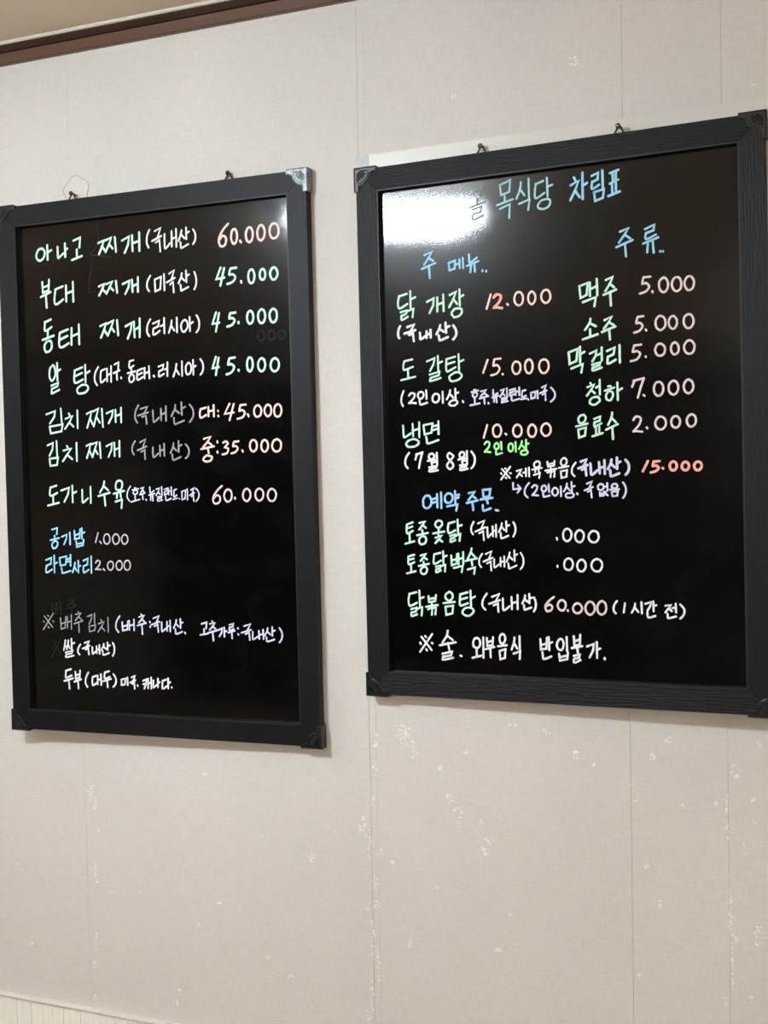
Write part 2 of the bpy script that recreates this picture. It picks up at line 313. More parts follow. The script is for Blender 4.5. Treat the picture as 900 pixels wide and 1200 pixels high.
"-2128,931,-1945,980,-1964,882,-2059,770 -1826,1019,-1815,779 -2068,714,-2046,601,-1824,629,-1796,748,-2069,716 -1665,926,-1646,891 -1735,839,-1591,881,-1660,773,-1750,669 -1661,775,-1577,699 -1490,970,-1493,672 -1301,904,-1201,947,-1234,843,-1299,669 -1238,823,-1189,723 -1167,941,-1064,986,-1107,868,-1169,689 -1108,844,-1044,745 -997,977,-985,669 -905,897,-783,940,-799,839,-869,730 -729,947,-729,743 -617,980,-621,736 -734,842,-623,871"),
('L','grey',2.56,'faded grey handwriting (국내산)',
"-276,1003,-291,982,-312,951,-329,921,-339,892,-345,864,-348,837,-348,812,-345,789,-339,768,-329,747,-315,728,-305,715 -233,943,-105,973,-166,870 -289,832,-92,880 -213,806,-137,826,-125,690 1,904,1,880,1,845,2,812,3,778,5,745,9,722,16,713,26,715,40,723,64,740,92,763,112,780 155,931,155,736 250,965,247,725 151,825,249,863 430,978,430,962,428,939,420,911,398,872,370,828,350,797 414,903,501,841 546,1017,550,809 546,911,619,940 399,767,399,752,400,731,401,710,403,692,406,674,414,663,425,662,440,667,464,675,505,688,553,704,588,716 701,973,716,955,737,929,754,901,763,872,768,841,768,812,763,787,754,763,741,741,724,719,705,699,691,686"),
('L','pink',2.82,'pink handwriting 대:45.000',
"902,888,1000,909 905,890,900,873,893,850,888,826,887,802,888,778,892,761,899,751,909,748,925,750,951,761,981,778,1003,790 1048,918,1048,767 1146,943,1146,760 1045,842,1144,861 1222,851,1227,842 1226,768,1230,758 1437,952,1344,791,1513,808 1515,943,1431,688 1636,916,1627,891,1615,857,1612,832,1625,830,1647,838,1668,840,1686,829,1703,811,1711,792,1704,769,1687,744,1665,725,1635,713,1600,706,1575,701 1633,920,1733,925 1766,767,1779,735 1970,899,1945,907,1917,894,1898,875,1882,845,1877,808,1882,771,1896,740,1915,726,1941,719,1966,728,1990,744,2004,775,2012,816,2006,850,1990,876,1969,898 2151,898,2128,907,2104,900,2085,875,2069,850,2063,812,2070,774,2083,750,2102,727,2125,719,2147,732,2170,749,2183,782,2188,815,2182,853,2170,883,2151,902 2327,900,2303,907,2278,897,2253,871,2239,838,2236,800,2238,765,2251,730,2276,711,2300,707,2327,714,2348,739,2361,772,2369,807,2362,843,2349,878,2327,899"),
('L','mint',2.82,'mint green handwriting 김치찌개',
"-2123,397,-2007,436,-2023,326,-2088,216 -1934,462,-1930,213 -2091,163,-2076,43,-1938,56,-1912,181,-2094,163 -1725,375,-1703,342 -1798,296,-1636,329,-1723,227,-1816,115 -1723,223,-1622,145 -1527,419,-1530,111 -1328,361,-1246,395,-1268,299,-1327,154 -1274,284,-1223,196 -1216,388,-1113,419,-1151,320,-1213,168 -1157,298,-1105,217 -1058,413,-1047,147 -925,343,-815,391,-831,277,-891,164 -768,397,-772,173 -668,424,-674,161 -770,279,-675,305"),
('L','grey',2.56,'faded grey handwriting (국내산)',
"-363,409,-376,392,-393,367,-408,343,-416,321,-421,300,-424,279,-424,261,-421,244,-416,228,-408,212,-396,198,-388,188 -265,385,-157,436,-210,308 -318,253,-144,316 -247,229,-179,254,-175,104 -19,293,-20,272,-20,242,-21,213,-21,185,-20,158,-17,139,-11,131,-1,130,12,136,33,151,59,174,77,190 115,320,115,147 196,348,198,147 112,227,198,258 377,353,375,336,372,311,364,283,348,250,328,215,314,190 367,284,429,226 473,380,470,204 472,295,528,322 349,165,349,154,348,138,349,122,352,104,355,86,362,75,372,72,385,75,404,82,438,94,478,109,507,121 606,325,620,310,639,288,654,265,661,243,666,219,666,196,661,173,653,150,642,131,627,116,610,104,598,96"),
('L','pink',2.82,'pink handwriting 중:35.000',
"948,402,1075,433,1014,350,933,270 1019,352,1089,298 892,236,1131,274 1016,252,1033,168 983,125,958,109,936,87,928,63,941,45,967,32,998,30,1033,33,1065,47,1083,71,1094,96,1081,113,1054,121,1021,128,984,131 1197,353,1198,335 1194,189,1196,169 1304,329,1317,337,1334,346,1351,349,1368,341,1384,326,1388,309,1373,289,1347,266,1328,250 1328,252,1348,247,1375,239,1393,226,1393,204,1384,177,1369,157,1343,146,1310,141,1287,138 1501,336,1493,316,1484,287,1482,266,1493,263,1512,267,1530,267,1546,257,1560,243,1566,227,1560,208,1545,188,1527,172,1501,161,1471,154,1449,150 1500,335,1583,341 1647,195,1657,171 1875,350,1852,353,1827,348,1805,327,1791,295,1787,261,1793,224,1805,191,1826,175,1848,165,1871,178,1894,196,1909,226,1913,261,1909,299,1896,330,1875,349 2076,338,2054,346,2028,339,2009,317,1996,284,1992,249,1994,213,2009,184,2027,162,2049,158,2075,164,2094,189,2109,217,2114,252,2110,291,2095,322,2076,340 2296,346,2267,350,2235,339,2210,322,2191,285,2183,247,2188,212,2209,178,2234,160,2264,152,2294,160,2321,180,2339,216,2344,256,2341,294,2321,325,2297,342"),
('L','mint',2.82,'mint green handwriting 도가니수육',
"-2089,-332,-1964,-300 -2088,-327,-2092,-345,-2097,-369,-2102,-394,-2105,-417,-2107,-440,-2105,-457,-2098,-468,-2086,-473,-2066,-472,-2028,-459,-1983,-439,-1950,-425 -2037,-483,-2040,-615 -2151,-641,-1923,-596 -1870,-387,-1707,-342,-1734,-461,-1811,-582 -1639,-307,-1639,-590 -1642,-444,-1560,-411 -1441,-383,-1440,-412,-1440,-454,-1440,-494,-1441,-530,-1442,-564,-1439,-589,-1433,-598,-1423,-598,-1408,-590,-1382,-572,-1350,-547,-1327,-529 -1270,-335,-1273,-608 -992,-248,-995,-270,-1001,-300,-1013,-332,-1035,-368,-1063,-406,-1083,-433 -1012,-325,-920,-399 -1118,-497,-888,-442 -1000,-465,-983,-659 -722,-249,-745,-262,-765,-305,-770,-347,-763,-382,-741,-397,-714,-406,-683,-401,-656,-382,-642,-343,-635,-304,-642,-267,-664,-248,-693,-241,-722,-246 -810,-460,-603,-417 -740,-455,-752,-534 -678,-438,-669,-533 -779,-596,-647,-564,-666,-704"),
('L','lavender',2.05,'small lavender handwriting (호주.뉴질랜드.미국)',
"-478,-342,-492,-361,-512,-388,-528,-416,-538,-441,-544,-466,-547,-488,-548,-507,-546,-522,-540,-537,-530,-555,-516,-572,-507,-584 -398,-372,-367,-376 -440,-405,-321,-386 -395,-411,-414,-426,-422,-439,-428,-450,-422,-465,-408,-476,-392,-479,-370,-474,-353,-467,-343,-451,-342,-438,-347,-420,-358,-415,-378,-407,-394,-414 -391,-492,-390,-585 -474,-605,-303,-567 -275,-380,-219,-367,-246,-407,-280,-456 -244,-411,-212,-444 -297,-486,-200,-460 -246,-473,-240,-566 -183,-567,-171,-581 -101,-364,-100,-377,-99,-397,-98,-415,-98,-432,-98,-447,-97,-458,-93,-463,-87,-463,-77,-459,-60,-449,-40,-436,-25,-426 -122,-498,-9,-470 -83,-489,-90,-582 -47,-479,-47,-592 24,-402,84,-384,57,-444,17,-504 57,-442,93,-489 128,-363,129,-504 39,-534,126,-521,116,-549,47,-565 47,-563,44,-571,39,-582,39,-591,44,-596,52,-599,65,-599,88,-594,115,-586,135,-580 177,-408,230,-391,224,-434,179,-448 181,-452,178,-464,175,-481,174,-494,176,-499,181,-499,189,-497,204,-490,222,-481,235,-474 253,-389,257,-494 308,-372,311,-503 253,-446,311,-431 197,-522,198,-531,199,-544,201,-557,201,-568,201,-580,203,-588,209,-591,218,-591,232,-588,255,-579,282,-567,302,-559 363,-423,408,-408 364,-424,362,-438,360,-457,358,-476,356,-495,355,-514,356,-528,359,-535,363,-537,371,-535,384,-527,399,-515,410,-506 341,-576,419,-557 458,-567,460,-572 508,-452,512,-583,566,-567,578,-431,507,-449 612,-412,612,-586 682,-426,738,-395,708,-477 656,-514,744,-474 691,-536,725,-512,728,-610 775,-404,788,-418,805,-437,819,-457,827,-478,831,-500,831,-520,827,-540,819,-559,809,-576,795,-592,779,-607,768,-617"),
('L','palepink',2.69,'pale pink price 60.000',
"1259,-373,1235,-391,1201,-417,1169,-447,1137,-484,1107,-525,1088,-564,1087,-600,1097,-634,1114,-655,1140,-660,1173,-653,1198,-640,1213,-617,1220,-587,1220,-561,1207,-542,1185,-527,1163,-522,1141,-534,1118,-556,1101,-572 1392,-442,1366,-431,1340,-440,1317,-464,1300,-497,1293,-534,1300,-569,1314,-601,1337,-626,1364,-631,1392,-619,1417,-600,1429,-569,1436,-527,1433,-492,1418,-458,1395,-437 1490,-566,1492,-586 1733,-432,1709,-426,1683,-436,1660,-458,1645,-493,1636,-531,1641,-569,1657,-601,1677,-619,1706,-629,1732,-614,1755,-592,1770,-564,1774,-526,1771,-484,1755,-454,1735,-434 1961,-433,1933,-431,1905,-438,1881,-461,1865,-490,1861,-530,1865,-569,1882,-595,1903,-616,1932,-627,1962,-613,1983,-596,2001,-561,2007,-522,2003,-486,1988,-457,1961,-435 2186,-447,2159,-436,2129,-446,2106,-470,2089,-501,2081,-541,2087,-576,2104,-613,2126,-629,2157,-636,2184,-629,2208,-606,2226,-576,2234,-532,2227,-499,2213,-467,2188,-446"),
('L','blue',2.56,'light blue handwriting 공기밥',
"-2084,-1055,-1973,-1028,-1988,-1136 -2035,-1161,-2032,-1221 -2122,-1240,-1943,-1203 -2053,-1260,-2075,-1285,-2089,-1304,-2095,-1331,-2086,-1355,-2071,-1380,-2043,-1381,-2016,-1372,-1995,-1351,-1979,-1328,-1973,-1302,-1979,-1275,-1997,-1261,-2026,-1251,-2051,-1266 -1883,-1181,-1781,-1143,-1797,-1225,-1846,-1314 -1719,-1109,-1719,-1312 -1624,-1081,-1619,-1225,-1522,-1207,-1507,-1055 -1620,-1163,-1516,-1125 -1473,-1038,-1475,-1220 -1476,-1129,-1416,-1106 -1591,-1263,-1583,-1359,-1455,-1329,-1439,-1235 -1589,-1312,-1452,-1284"),
('L','greypink',2.18,'small grey price 1.000',
"-1146,-1120,-1201,-1280 -1114,-1265,-1088,-1298 -946,-1143,-971,-1141,-996,-1145,-1018,-1165,-1030,-1194,-1035,-1228,-1032,-1262,-1019,-1289,-998,-1305,-974,-1310,-950,-1305,-929,-1283,-915,-1258,-911,-1221,-915,-1192,-929,-1160,-948,-1146 -764,-1148,-789,-1142,-815,-1149,-840,-1169,-855,-1199,-858,-1230,-852,-1263,-841,-1289,-818,-1310,-795,-1311,-767,-1304,-744,-1286,-731,-1257,-724,-1225,-731,-1195,-746,-1167,-767,-1150 -596,-1158,-621,-1152,-643,-1161,-661,-1178,-678,-1202,-683,-1234,-679,-1263,-664,-1291,-646,-1309,-623,-1311,-599,-1306,-576,-1284,-563,-1261,-560,-1228,-563,-1200,-577,-1174,-595,-1156"),
('L','blue',2.56,'light blue handwriting 라면사리',
"-2230,-1583,-2113,-1543,-2129,-1648,-2221,-1680 -2221,-1687,-2227,-1712,-2234,-1746,-2237,-1774,-2233,-1789,-2225,-1798,-2208,-1798,-2176,-1784,-2135,-1761,-2106,-1745 -2056,-1505,-2058,-1800 -2053,-1649,-1994,-1625 -1944,-1551,-1930,-1679,-1825,-1662,-1803,-1517,-1945,-1546 -1717,-1490,-1723,-1682 -1792,-1571,-1720,-1549 -1795,-1615,-1720,-1598 -1909,-1718,-1908,-1729,-1905,-1744,-1903,-1760,-1902,-1776,-1902,-1794,-1896,-1805,-1884,-1808,-1866,-1805,-1842,-1800,-1803,-1790,-1758,-1777,-1725,-1768 -1630,-1626,-1633,-1642,-1637,-1666,-1644,-1693,-1657,-1728,-1673,-1766,-1684,-1793 -1645,-1695,-1596,-1772 -1564,-1593,-1564,-1797 -1564,-1696,-1523,-1678 -1461,-1593,-1365,-1555,-1380,-1660,-1459,-1687 -1459,-1685,-1461,-1710,-1465,-1746,-1465,-1774,-1462,-1789,-1456,-1797,-1443,-1797,-1416,-1784,-1383,-1763,-1359,-1748 -1299,-1519,-1303,-1802"),
('L','greypink',2.18,'small grey price 2.000',
"-1213,-1630,-1203,-1617,-1190,-1600,-1175,-1590,-1156,-1590,-1137,-1597,-1125,-1609,-1124,-1626,-1131,-1649,-1144,-1672,-1167,-1697,-1196,-1724,-1216,-1743 -1218,-1742,-1180,-1737,-1113,-1745 -1062,-1730,-1036,-1756 -892,-1607,-915,-1604,-937,-1610,-957,-1628,-971,-1653,-976,-1683,-971,-1711,-959,-1733,-941,-1747,-916,-1753,-895,-1746,-875,-1727,-864,-1705,-858,-1675,-861,-1648,-873,-1621,-894,-1609 -717,-1599,-743,-1595,-767,-1603,-785,-1622,-800,-1646,-806,-1680,-801,-1707,-788,-1734,-767,-1747,-744,-1752,-721,-1744,-701,-1727,-687,-1699,-682,-1671,-687,-1640,-698,-1616,-719,-1600 -559,-1590,-583,-1589,-609,-1594,-627,-1614,-642,-1639,-647,-1672,-642,-1703,-630,-1730,-609,-1746,-587,-1752,-561,-1742,-541,-1726,-529,-1698,-524,-1663,-527,-1634,-541,-1609,-559,-1593"),
('L','grey',2.05,'thin grey handwriting ※배추김치',
"-2298,-2558,-2133,-2749 -2111,-2507,-2325,-2790 -2227,-2543,-2210,-2558 -2319,-2650,-2308,-2661 -2123,-2640,-2107,-2655 -2224,-2741,-2208,-2761 -1962,-2585,-1954,-2776,-1873,-2753,-1853,-2564 -1960,-2688,-1864,-2657 -1820,-2557,-1823,-2755 -1739,-2524,-1744,-2769 -1827,-2660,-1740,-2631 -1599,-2469,-1586,-2485 -1650,-2518,-1542,-2493,-1592,-2555,-1659,-2622 -1594,-2556,-1536,-2601 -1685,-2680,-1509,-2623 -1592,-2654,-1589,-2821 -1409,-2550,-1322,-2515,-1336,-2597,-1381,-2678 -1267,-2493,-1269,-2683 -1385,-2724,-1375,-2807,-1272,-2782,-1255,-2692,-1384,-2718 -1139,-2602,-1123,-2626 -1195,-2670,-1079,-2632,-1133,-2719,-1205,-2810 -1138,-2719,-1067,-2787 -998,-2560,-999,-2807"),
('L','lavender',2.44,'lavender handwriting (배추:국내산.',
"-764,-2529,-781,-2552,-805,-2584,-825,-2616,-836,-2644,-843,-2673,-846,-2698,-847,-2718,-843,-2736,-836,-2752,-824,-2771,-808,-2788,-796,-2801 -719,-2630,-710,-2775,-620,-2756,-607,-2616 -716,-2705,-618,-2685 -579,-2606,-580,-2762 -486,-2582,-486,-2766 -575,-2686,-485,-2669 -337,-2493,-325,-2508 -383,-2539,-281,-2510,-333,-2578,-393,-2637 -334,-2571,-276,-2621 -418,-2684,-249,-2636 -332,-2668,-325,-2824 -176,-2614,-172,-2624 -173,-2694,-169,-2705 -104,-2555,3,-2515,-51,-2625 -152,-2667,10,-2610 -89,-2689,-25,-2660,-14,-2783 54,-2621,53,-2642,52,-2671,52,-2700,51,-2725,51,-2749,54,-2765,60,-2772,67,-2770,78,-2764,94,-2751,113,-2733,126,-2720 156,-2607,153,-2761 216,-2588,215,-2769 153,-2688,216,-2669 334,-2574,333,-2589,329,-2609,323,-2632,309,-2658,293,-2687,280,-2707 322,-2632,380,-2686 412,-2556,412,-2706 410,-2628,457,-2612 312,-2728,313,-2738,315,-2752,316,-2765,316,-2778,316,-2791,320,-2801,327,-2805,339,-2806,355,-2802,383,-2792,417,-2779,442,-2769 493,-2776,499,-2798"),
('L','lavender',2.44,'lavender handwriting 고추가루:국내산)',
"809,-2629,905,-2603,892,-2702 854,-2715,855,-2797 781,-2812,923,-2788 1010,-2581,1022,-2597 965,-2627,1060,-2610,1018,-2667,958,-2724 1016,-2668,1070,-2706 932,-2774,1093,-2731 1014,-2752,1023,-2899 1108,-2727,1191,-2696,1180,-2763,1137,-2829 1230,-2680,1230,-2829 1230,-2755,1273,-2736 1326,-2636,1400,-2615,1390,-2662,1328,-2679 1328,-2675,1326,-2686,1323,-2701,1323,-2713,1326,-2720,1332,-2724,1342,-2724,1362,-2718,1388,-2707,1406,-2700 1302,-2763,1423,-2729 1366,-2747,1371,-2854 1480,-2684,1485,-2694 1485,-2782,1489,-2794 1595,-2651,1710,-2614,1653,-2716 1546,-2759,1719,-2707 1616,-2779,1681,-2751,1695,-2873 1748,-2738,1747,-2754,1746,-2777,1746,-2800,1745,-2822,1745,-2843,1748,-2857,1753,-2862,1761,-2860,1773,-2854,1794,-2843,1819,-2828,1837,-2817 1861,-2723,1865,-2851 1936,-2700,1940,-2853 1866,-2787,1938,-2768 2020,-2674,2017,-2688,2013,-2707,2006,-2729,1991,-2753,1974,-2779,1961,-2798 2006,-2725,2064,-2775 2101,-2656,2101,-2796 2103,-2725,2148,-2709 1994,-2822,1995,-2830,1995,-2843,1997,-2855,1998,-2866,1999,-2877,2004,-2884,2012,-2887,2024,-2887,2041,-2884,2071,-2875,2108,-2863,2134,-2854 2230,-2666,2240,-2681,2255,-2702,2266,-2724,2273,-2746,2276,-2769,2276,-2792,2273,-2815,2266,-2838,2258,-2858,2246,-2875,2233,-2890,2224,-2901"),
('L','white',2.56,'white handwriting 쌀(국내산)',
"-1877,-2971,-1880,-2987,-1884,-3011,-1889,-3038,-1898,-3073,-1908,-3112,-1916,-3139 -1890,-3042,-1852,-3109 -1819,-2968,-1819,-2983,-1821,-3005,-1825,-3030,-1834,-3063,-1846,-3099,-1854,-3125 -1826,-3032,-1790,-3106 -1751,-2940,-1752,-3134 -1750,-3035,-1693,-3006 -1880,-3180,-1732,-3144,-1755,-3190,-1866,-3214 -1867,-3214,-1872,-3225,-1879,-3241,-1881,-3252,-1875,-3258,-1864,-3260,-1843,-3258,-1802,-3249,-1751,-3237,-1714,-3228 -1572,-3035,-1583,-3048,-1599,-3067,-1612,-3086,-1620,-3105,-1625,-3123,-1628,-3139,-1629,-3153,-1627,-3164,-1622,-3176,-1613,-3187,-1602,-3198,-1594,-3206 -1483,-3003,-1392,-2972,-1439,-3063 -1529,-3103,-1382,-3047 -1470,-3118,-1413,-3094,-1403,-3200 -1331,-3071,-1331,-3086,-1330,-3107,-1330,-3128,-1330,-3148,-1330,-3168,-1328,-3181,-1324,-3186,-1318,-3185,-1309,-3180,-1294,-3170,-1276,-3156,-1264,-3145 -1243,-3055,-1244,-3174 -1188,-3033,-1187,-3179 -1243,-3119,-1189,-3098 -1097,-3012,-1099,-3022,-1102,-3037,-1108,-3054,-1121,-3075,-1138,-3099,-1150,-3116 -1107,-3054,-1055,-3094 -1023,-2985,-1024,-3112 -1023,-3048,-976,-3033 -1123,-3135,-1123,-3143,-1122,-3155,-1121,-3167,-1120,-3179,-1118,-3190,-1113,-3197,-1105,-3199,-1094,-3197,-1078,-3192,-1051,-3183,-1019,-3172,-996,-3163 -917,-2988,-909,-3002,-899,-3022,-891,-3043,-888,-3064,-886,-3086,-887,-3108,-889,-3128,-894,-3148,-900,-3166,-908,-3183,-917,-3199,-924,-3209"),
('L','ghost',2.31,'nearly erased dark grey mark ※',
"-2131,-2997,-1983,-3223 -1967,-2949,-2160,-3254 -2070,-2978,-2053,-3000 -2156,-3093,-2146,-3111 -1975,-3100,-1959,-3111 -2064,-3205,-2048,-3225"),
('L','white',2.69,'white handwriting 두부(대두)미국.캐나다.',
"-1883,-3494,-1779,-3463 -1882,-3492,-1885,-3509,-1888,-3532,-1891,-3555,-1893,-3577,-1895,-3599,-1893,-3614,-1887,-3620,-1877,-3619,-1861,-3614,-1831,-3602,-1794,-3585,-1768,-3573 -1927,-3676,-1744,-3621 -1833,-3649,-1820,-3803 -1691,-3509,-1686,-3628,-1606,-3603,-1594,-3486 -1685,-3569,-1601,-3545 -1717,-3681,-1577,-3632 -1643,-3651,-1637,-3795 -1427,-3510,-1440,-3530,-1458,-3560,-1473,-3589,-1482,-3615,-1487,-3640,-1490,-3662,-1490,-3682,-1488,-3699,-1483,-3715,-1474,-3731,-1462,-3747,-1453,-3758 -1342,-3586,-1273,-3562 -1342,-3586,-1345,-3602,-1348,-3625,-1350,-3649,-1352,-3673,-1352,-3697,-1349,-3715,-1344,-3724,-1337,-3727,-1326,-3724,-1307,-3713,-1283,-3697,-1267,-3685 -1239,-3554,-1244,-3707 -1174,-3530,-1172,-3714 -1243,-3634,-1174,-3612 -1092,-3498,-1006,-3474 -1096,-3503,-1098,-3515,-1101,-3532,-1103,-3548,-1105,-3564,-1107,-3580,-1106,-3592,-1101,-3599,-1092,-3603,-1078,-3602,-1051,-3593,-1019,-3579,-996,-3568 -1134,-3649,-973,-3602 -1052,-3619,-1042,-3748 -924,-3521,-913,-3535,-896,-3556,-884,-3578,-876,-3599,-873,-3621,-872,-3642,-876,-3662,-883,-3681,-892,-3698,-905,-3714,-920,-3728,-931,-3738 -768,-3611,-764,-3702,-699,-3686,-686,-3587,-768,-3610 -647,-3569,-644,-3697 -563,-3564,-496,-3534,-531,-3618 -594,-3653,-490,-3606 -554,-3672,-514,-3646,-508,-3750 -450,-3692,-447,-3703 -338,-3611,-271,-3587,-284,-3663,-318,-3742 -340,-3670,-286,-3652 -241,-3574,-244,-3732 -181,-3552,-181,-3736 -242,-3658,-184,-3632 -140,-3599,-141,-3613,-142,-3634,-143,-3654,-144,-3675,-143,-3696,-141,-3711,-137,-3715,-131,-3714,-122,-3709,-107,-3697,-88,-3682,-74,-3671 -50,-3567,-53,-3709 -50,-3638,-18,-3623 39,-3600,109,-3576 38,-3600,37,-3616,35,-3639,34,-3661,31,-3683,29,-3704,29,-3720,34,-3728,42,-3730,54,-3727,74,-3716,98,-3700,115,-3688 147,-3554,144,-3721 146,-3637,185,-3615 211,-3700,213,-3706"),
('R','dimteal',2.44,'dim teal handwriting 골',
"-1154,3506,-999,3547,-1020,3406 -1078,3368,-1079,3294 -1203,3255,-950,3315 -1161,3217,-1010,3257,-1029,3175,-1146,3154 -1151,3153,-1155,3132,-1159,3103,-1159,3082,-1153,3074,-1142,3073,-1121,3077,-1081,3089,-1031,3107,-995,3120"),
('R','teal',2.56,'pale teal handwriting 목식당',
"-726,3529,-710,3382,-585,3414,-567,3580,-726,3530 -658,3363,-657,3268 -779,3242,-533,3302 -736,3184,-580,3236,-595,3038 -406,3530,-409,3505,-413,3469,-422,3430,-440,3385,-462,3336,-478,3302 -426,3439,-357,3338 -290,3569,-291,3294 -439,3223,-281,3271,-305,3121 -189,3474,-71,3509 -183,3480,-188,3454,-195,3418,-199,3382,-201,3348,-202,3314,-198,3289,-192,3277,-181,3274,-163,3278,-129,3294,-88,3318,-58,3335 -18,3547,-12,3276 -16,3416,58,3437 -98,3240,-130,3214,-154,3184,-163,3160,-152,3128,-121,3116,-75,3107,-35,3117,2,3138,23,3175,27,3207,16,3232,-15,3245,-49,3245,-97,3235"),
('R','blue',2.91,'light blue handwriting 차림표',
"379,3499,397,3458 330,3395,447,3447,391,3314,320,3184 391,3315,457,3212 503,3552,500,3182 506,3368,565,3402 636,3490,728,3523,720,3434,643,3402 641,3409,637,3384,632,3349,631,3323,635,3311,642,3306,656,3309,682,3321,715,3340,738,3354 788,3547,791,3306 665,3258,678,3134,788,3164,807,3285,663,3256 896,3494,1015,3527 934,3504,935,3369 980,3519,974,3388 893,3349,1009,3393 923,3338,924,3203 977,3347,975,3210 867,3179,1031,3226"),
('R','blue',2.67,'light blue handwriting 주',
"-1936,2633,-1816,2670,-1869,2589,-1945,2488 -1873,2588,-1797,2533 -1984,2430,-1766,2499 -1869,2469,-1858,2283"),
('R','blue',2.67,'light blue handwriting 메뉴..',
"-1552,2478,-1541,2368,-1456,2387,-1449,2505,-1549,2479 -1433,2445,-1378,2458 -1380,2515,-1377,2387 -1327,2532,-1320,2382 -1229,2573,-1228,2558,-1227,2536,-1226,2514,-1227,2492,-1228,2471,-1225,2457,-1217,2454,-1204,2457,-1187,2465,-1161,2480,-1130,2499,-1108,2513 -1262,2408,-1083,2462 -1198,2420,-1211,2312 -1147,2439,-1140,2314 -1023,2320,-1022,2307 -965,2309,-963,2297"),
('R','blue',2.67,'light blue handwriting 주류..',
"1019,2665,1141,2703,1085,2617,1003,2516 1083,2618,1162,2558 965,2454,1196,2532 1088,2492,1100,2313 1371,2663,1500,2711,1487,2635,1386,2606 1382,2605,1379,2585,1374,2558,1374,2538,1379,2527,1388,2523,1407,2526,1442,2539,1487,2558,1518,2572 1341,2465,1551,2531 1409,2479,1396,2342 1473,2508,1485,2329 1575,2339,1576,2332 1612,2335,1613,2329"),
('R','mint',2.79,'mint green handwriting 닭',
"-2369,2053,-2240,2082 -2366,2058,-2373,2032,-2382,1997,-2387,1963,-2389,1934,-2387,1907,-2382,1887,-2374,1876,-2361,1872,-2341,1875,-2306,1890,-2263,1913,-2233,1929 -2182,2116,-2181,1867 -2178,1994,-2102,2020 -2345,1812,-2243,1834,-2255,1785,-2330,1754 -2336,1759,-2337,1746,-2339,1727,-2338,1711,-2335,1702,-2330,1695,-2318,1696,-2290,1706,-2256,1723,-2231,1736 -2234,1820,-2135,1848,-2153,1725"),
('R','mint',2.79,'mint green handwriting 개장',
"-1913,1933,-1802,1978,-1814,1872,-1875,1763 -1746,1984,-1749,1777 -1649,2019,-1648,1774 -1748,1879,-1649,1902 -1545,2003,-1445,2044,-1491,1933,-1559,1826 -1493,1942,-1430,1862 -1390,2072,-1389,1833 -1395,1953,-1330,1984 -1465,1798,-1496,1770,-1517,1748,-1521,1713,-1505,1696,-1485,1669,-1445,1673,-1413,1678,-1382,1699,-1361,1728,-1358,1759,-1369,1784,-1391,1793,-1428,1797,-1461,1793"),
('R','pink',2.56,'pale pink digits 1',
"-903,1956,-971,1752"),
('R','pink',2.56,'pale pink digits .000',
"-654,1798,-640,1783 -449,1951,-474,1956,-503,1951,-524,1929,-537,1896,-544,1863,-538,1822,-525,1792,-502,1770,-476,1761,-452,1767,-429,1786,-416,1818,-410,1859,-413,1894,-427,1925,-451,1951 -258,1939,-280,1946,-299,1937,-317,1917,-329,1891,-335,1855,-332,1821,-320,1794,-302,1773,-279,1762,-260,1772,-243,1790,-230,1820,-225,1853,-229,1890,-242,1918,-259,1939 -41,1946,-69,1952,-94,1944,-118,1926,-131,1893,-138,1862,-134,1823,-119,1796,-94,1769,-71,1764,-42,1772,-22,1789,-4,1821,-1,1857,-6,1890,-21,1925,-41,1946"),
('R','red',3.26,'red digit 2',
"-858,1909,-847,1922,-831,1939,-812,1949,-789,1947,-763,1938,-748,1923,-747,1899,-757,1870,-773,1841,-800,1810,-833,1780,-858,1759 -859,1760,-813,1763,-733,1744"),
('R','white',3.14,'bold white handwriting (국내산)',
"-2362,1602,-2370,1588,-2380,1568,-2388,1548,-2393,1531,-2396,1514,-2397,1497,-2398,1482,-2397,1468,-2394,1454,-2389,1442,-2382,1431,-2377,1423 -2242,1581,-2129,1610,-2184,1520 -2293,1485,-2112,1526 -2219,1460,-2154,1478,-2141,1363 -2039,1480,-2038,1467,-2036,1450,-2035,1432,-2036,1416,-2038,1400,-2037,1389,-2032,1384,-2023,1385,-2012,1389,-1993,1398,-1971,1412,-1956,1421 -1931,1494,-1932,1397 -1866,1513,-1865,1397 -1934,1442,-1866,1459 -1708,1568,-1712,1555,-1717,1536,-1725,1515,-1740,1489,-1758,1459,-1772,1439 -1722,1516,-1656,1469 -1623,1597,-1617,1452 -1621,1524,-1565,1543 -1735,1416,-1734,1408,-1733,1396,-1731,1384,-1730,1370,-1729,1356,-1724,1346,-1716,1344,-1703,1346,-1685,1351,-1654,1361,-1617,1374,-1590,1383 -1501,1549,-1490,1535,-1476,1514,-1464,1492,-1458,1471,-1454,1449,-1454,1429,-1457,1410,-1464,1392,-1473,1377,-1484,1363,-1497,1351,-1506,1343"),
('R','mint',2.79,'mint green handwriting 맥주',
"425,1962,440,1791,527,1825,547,1996,426,1958 577,1997,576,1809 679,2039,681,1808 574,1898,677,1941 471,1728,660,1785,636,1659 809,2012,907,2049,865,1955,797,1859 861,1957,923,1899 771,1807,950,1866 866,1839,873,1651"),
('R','palepink',2.56,'pale pink price 5.000',
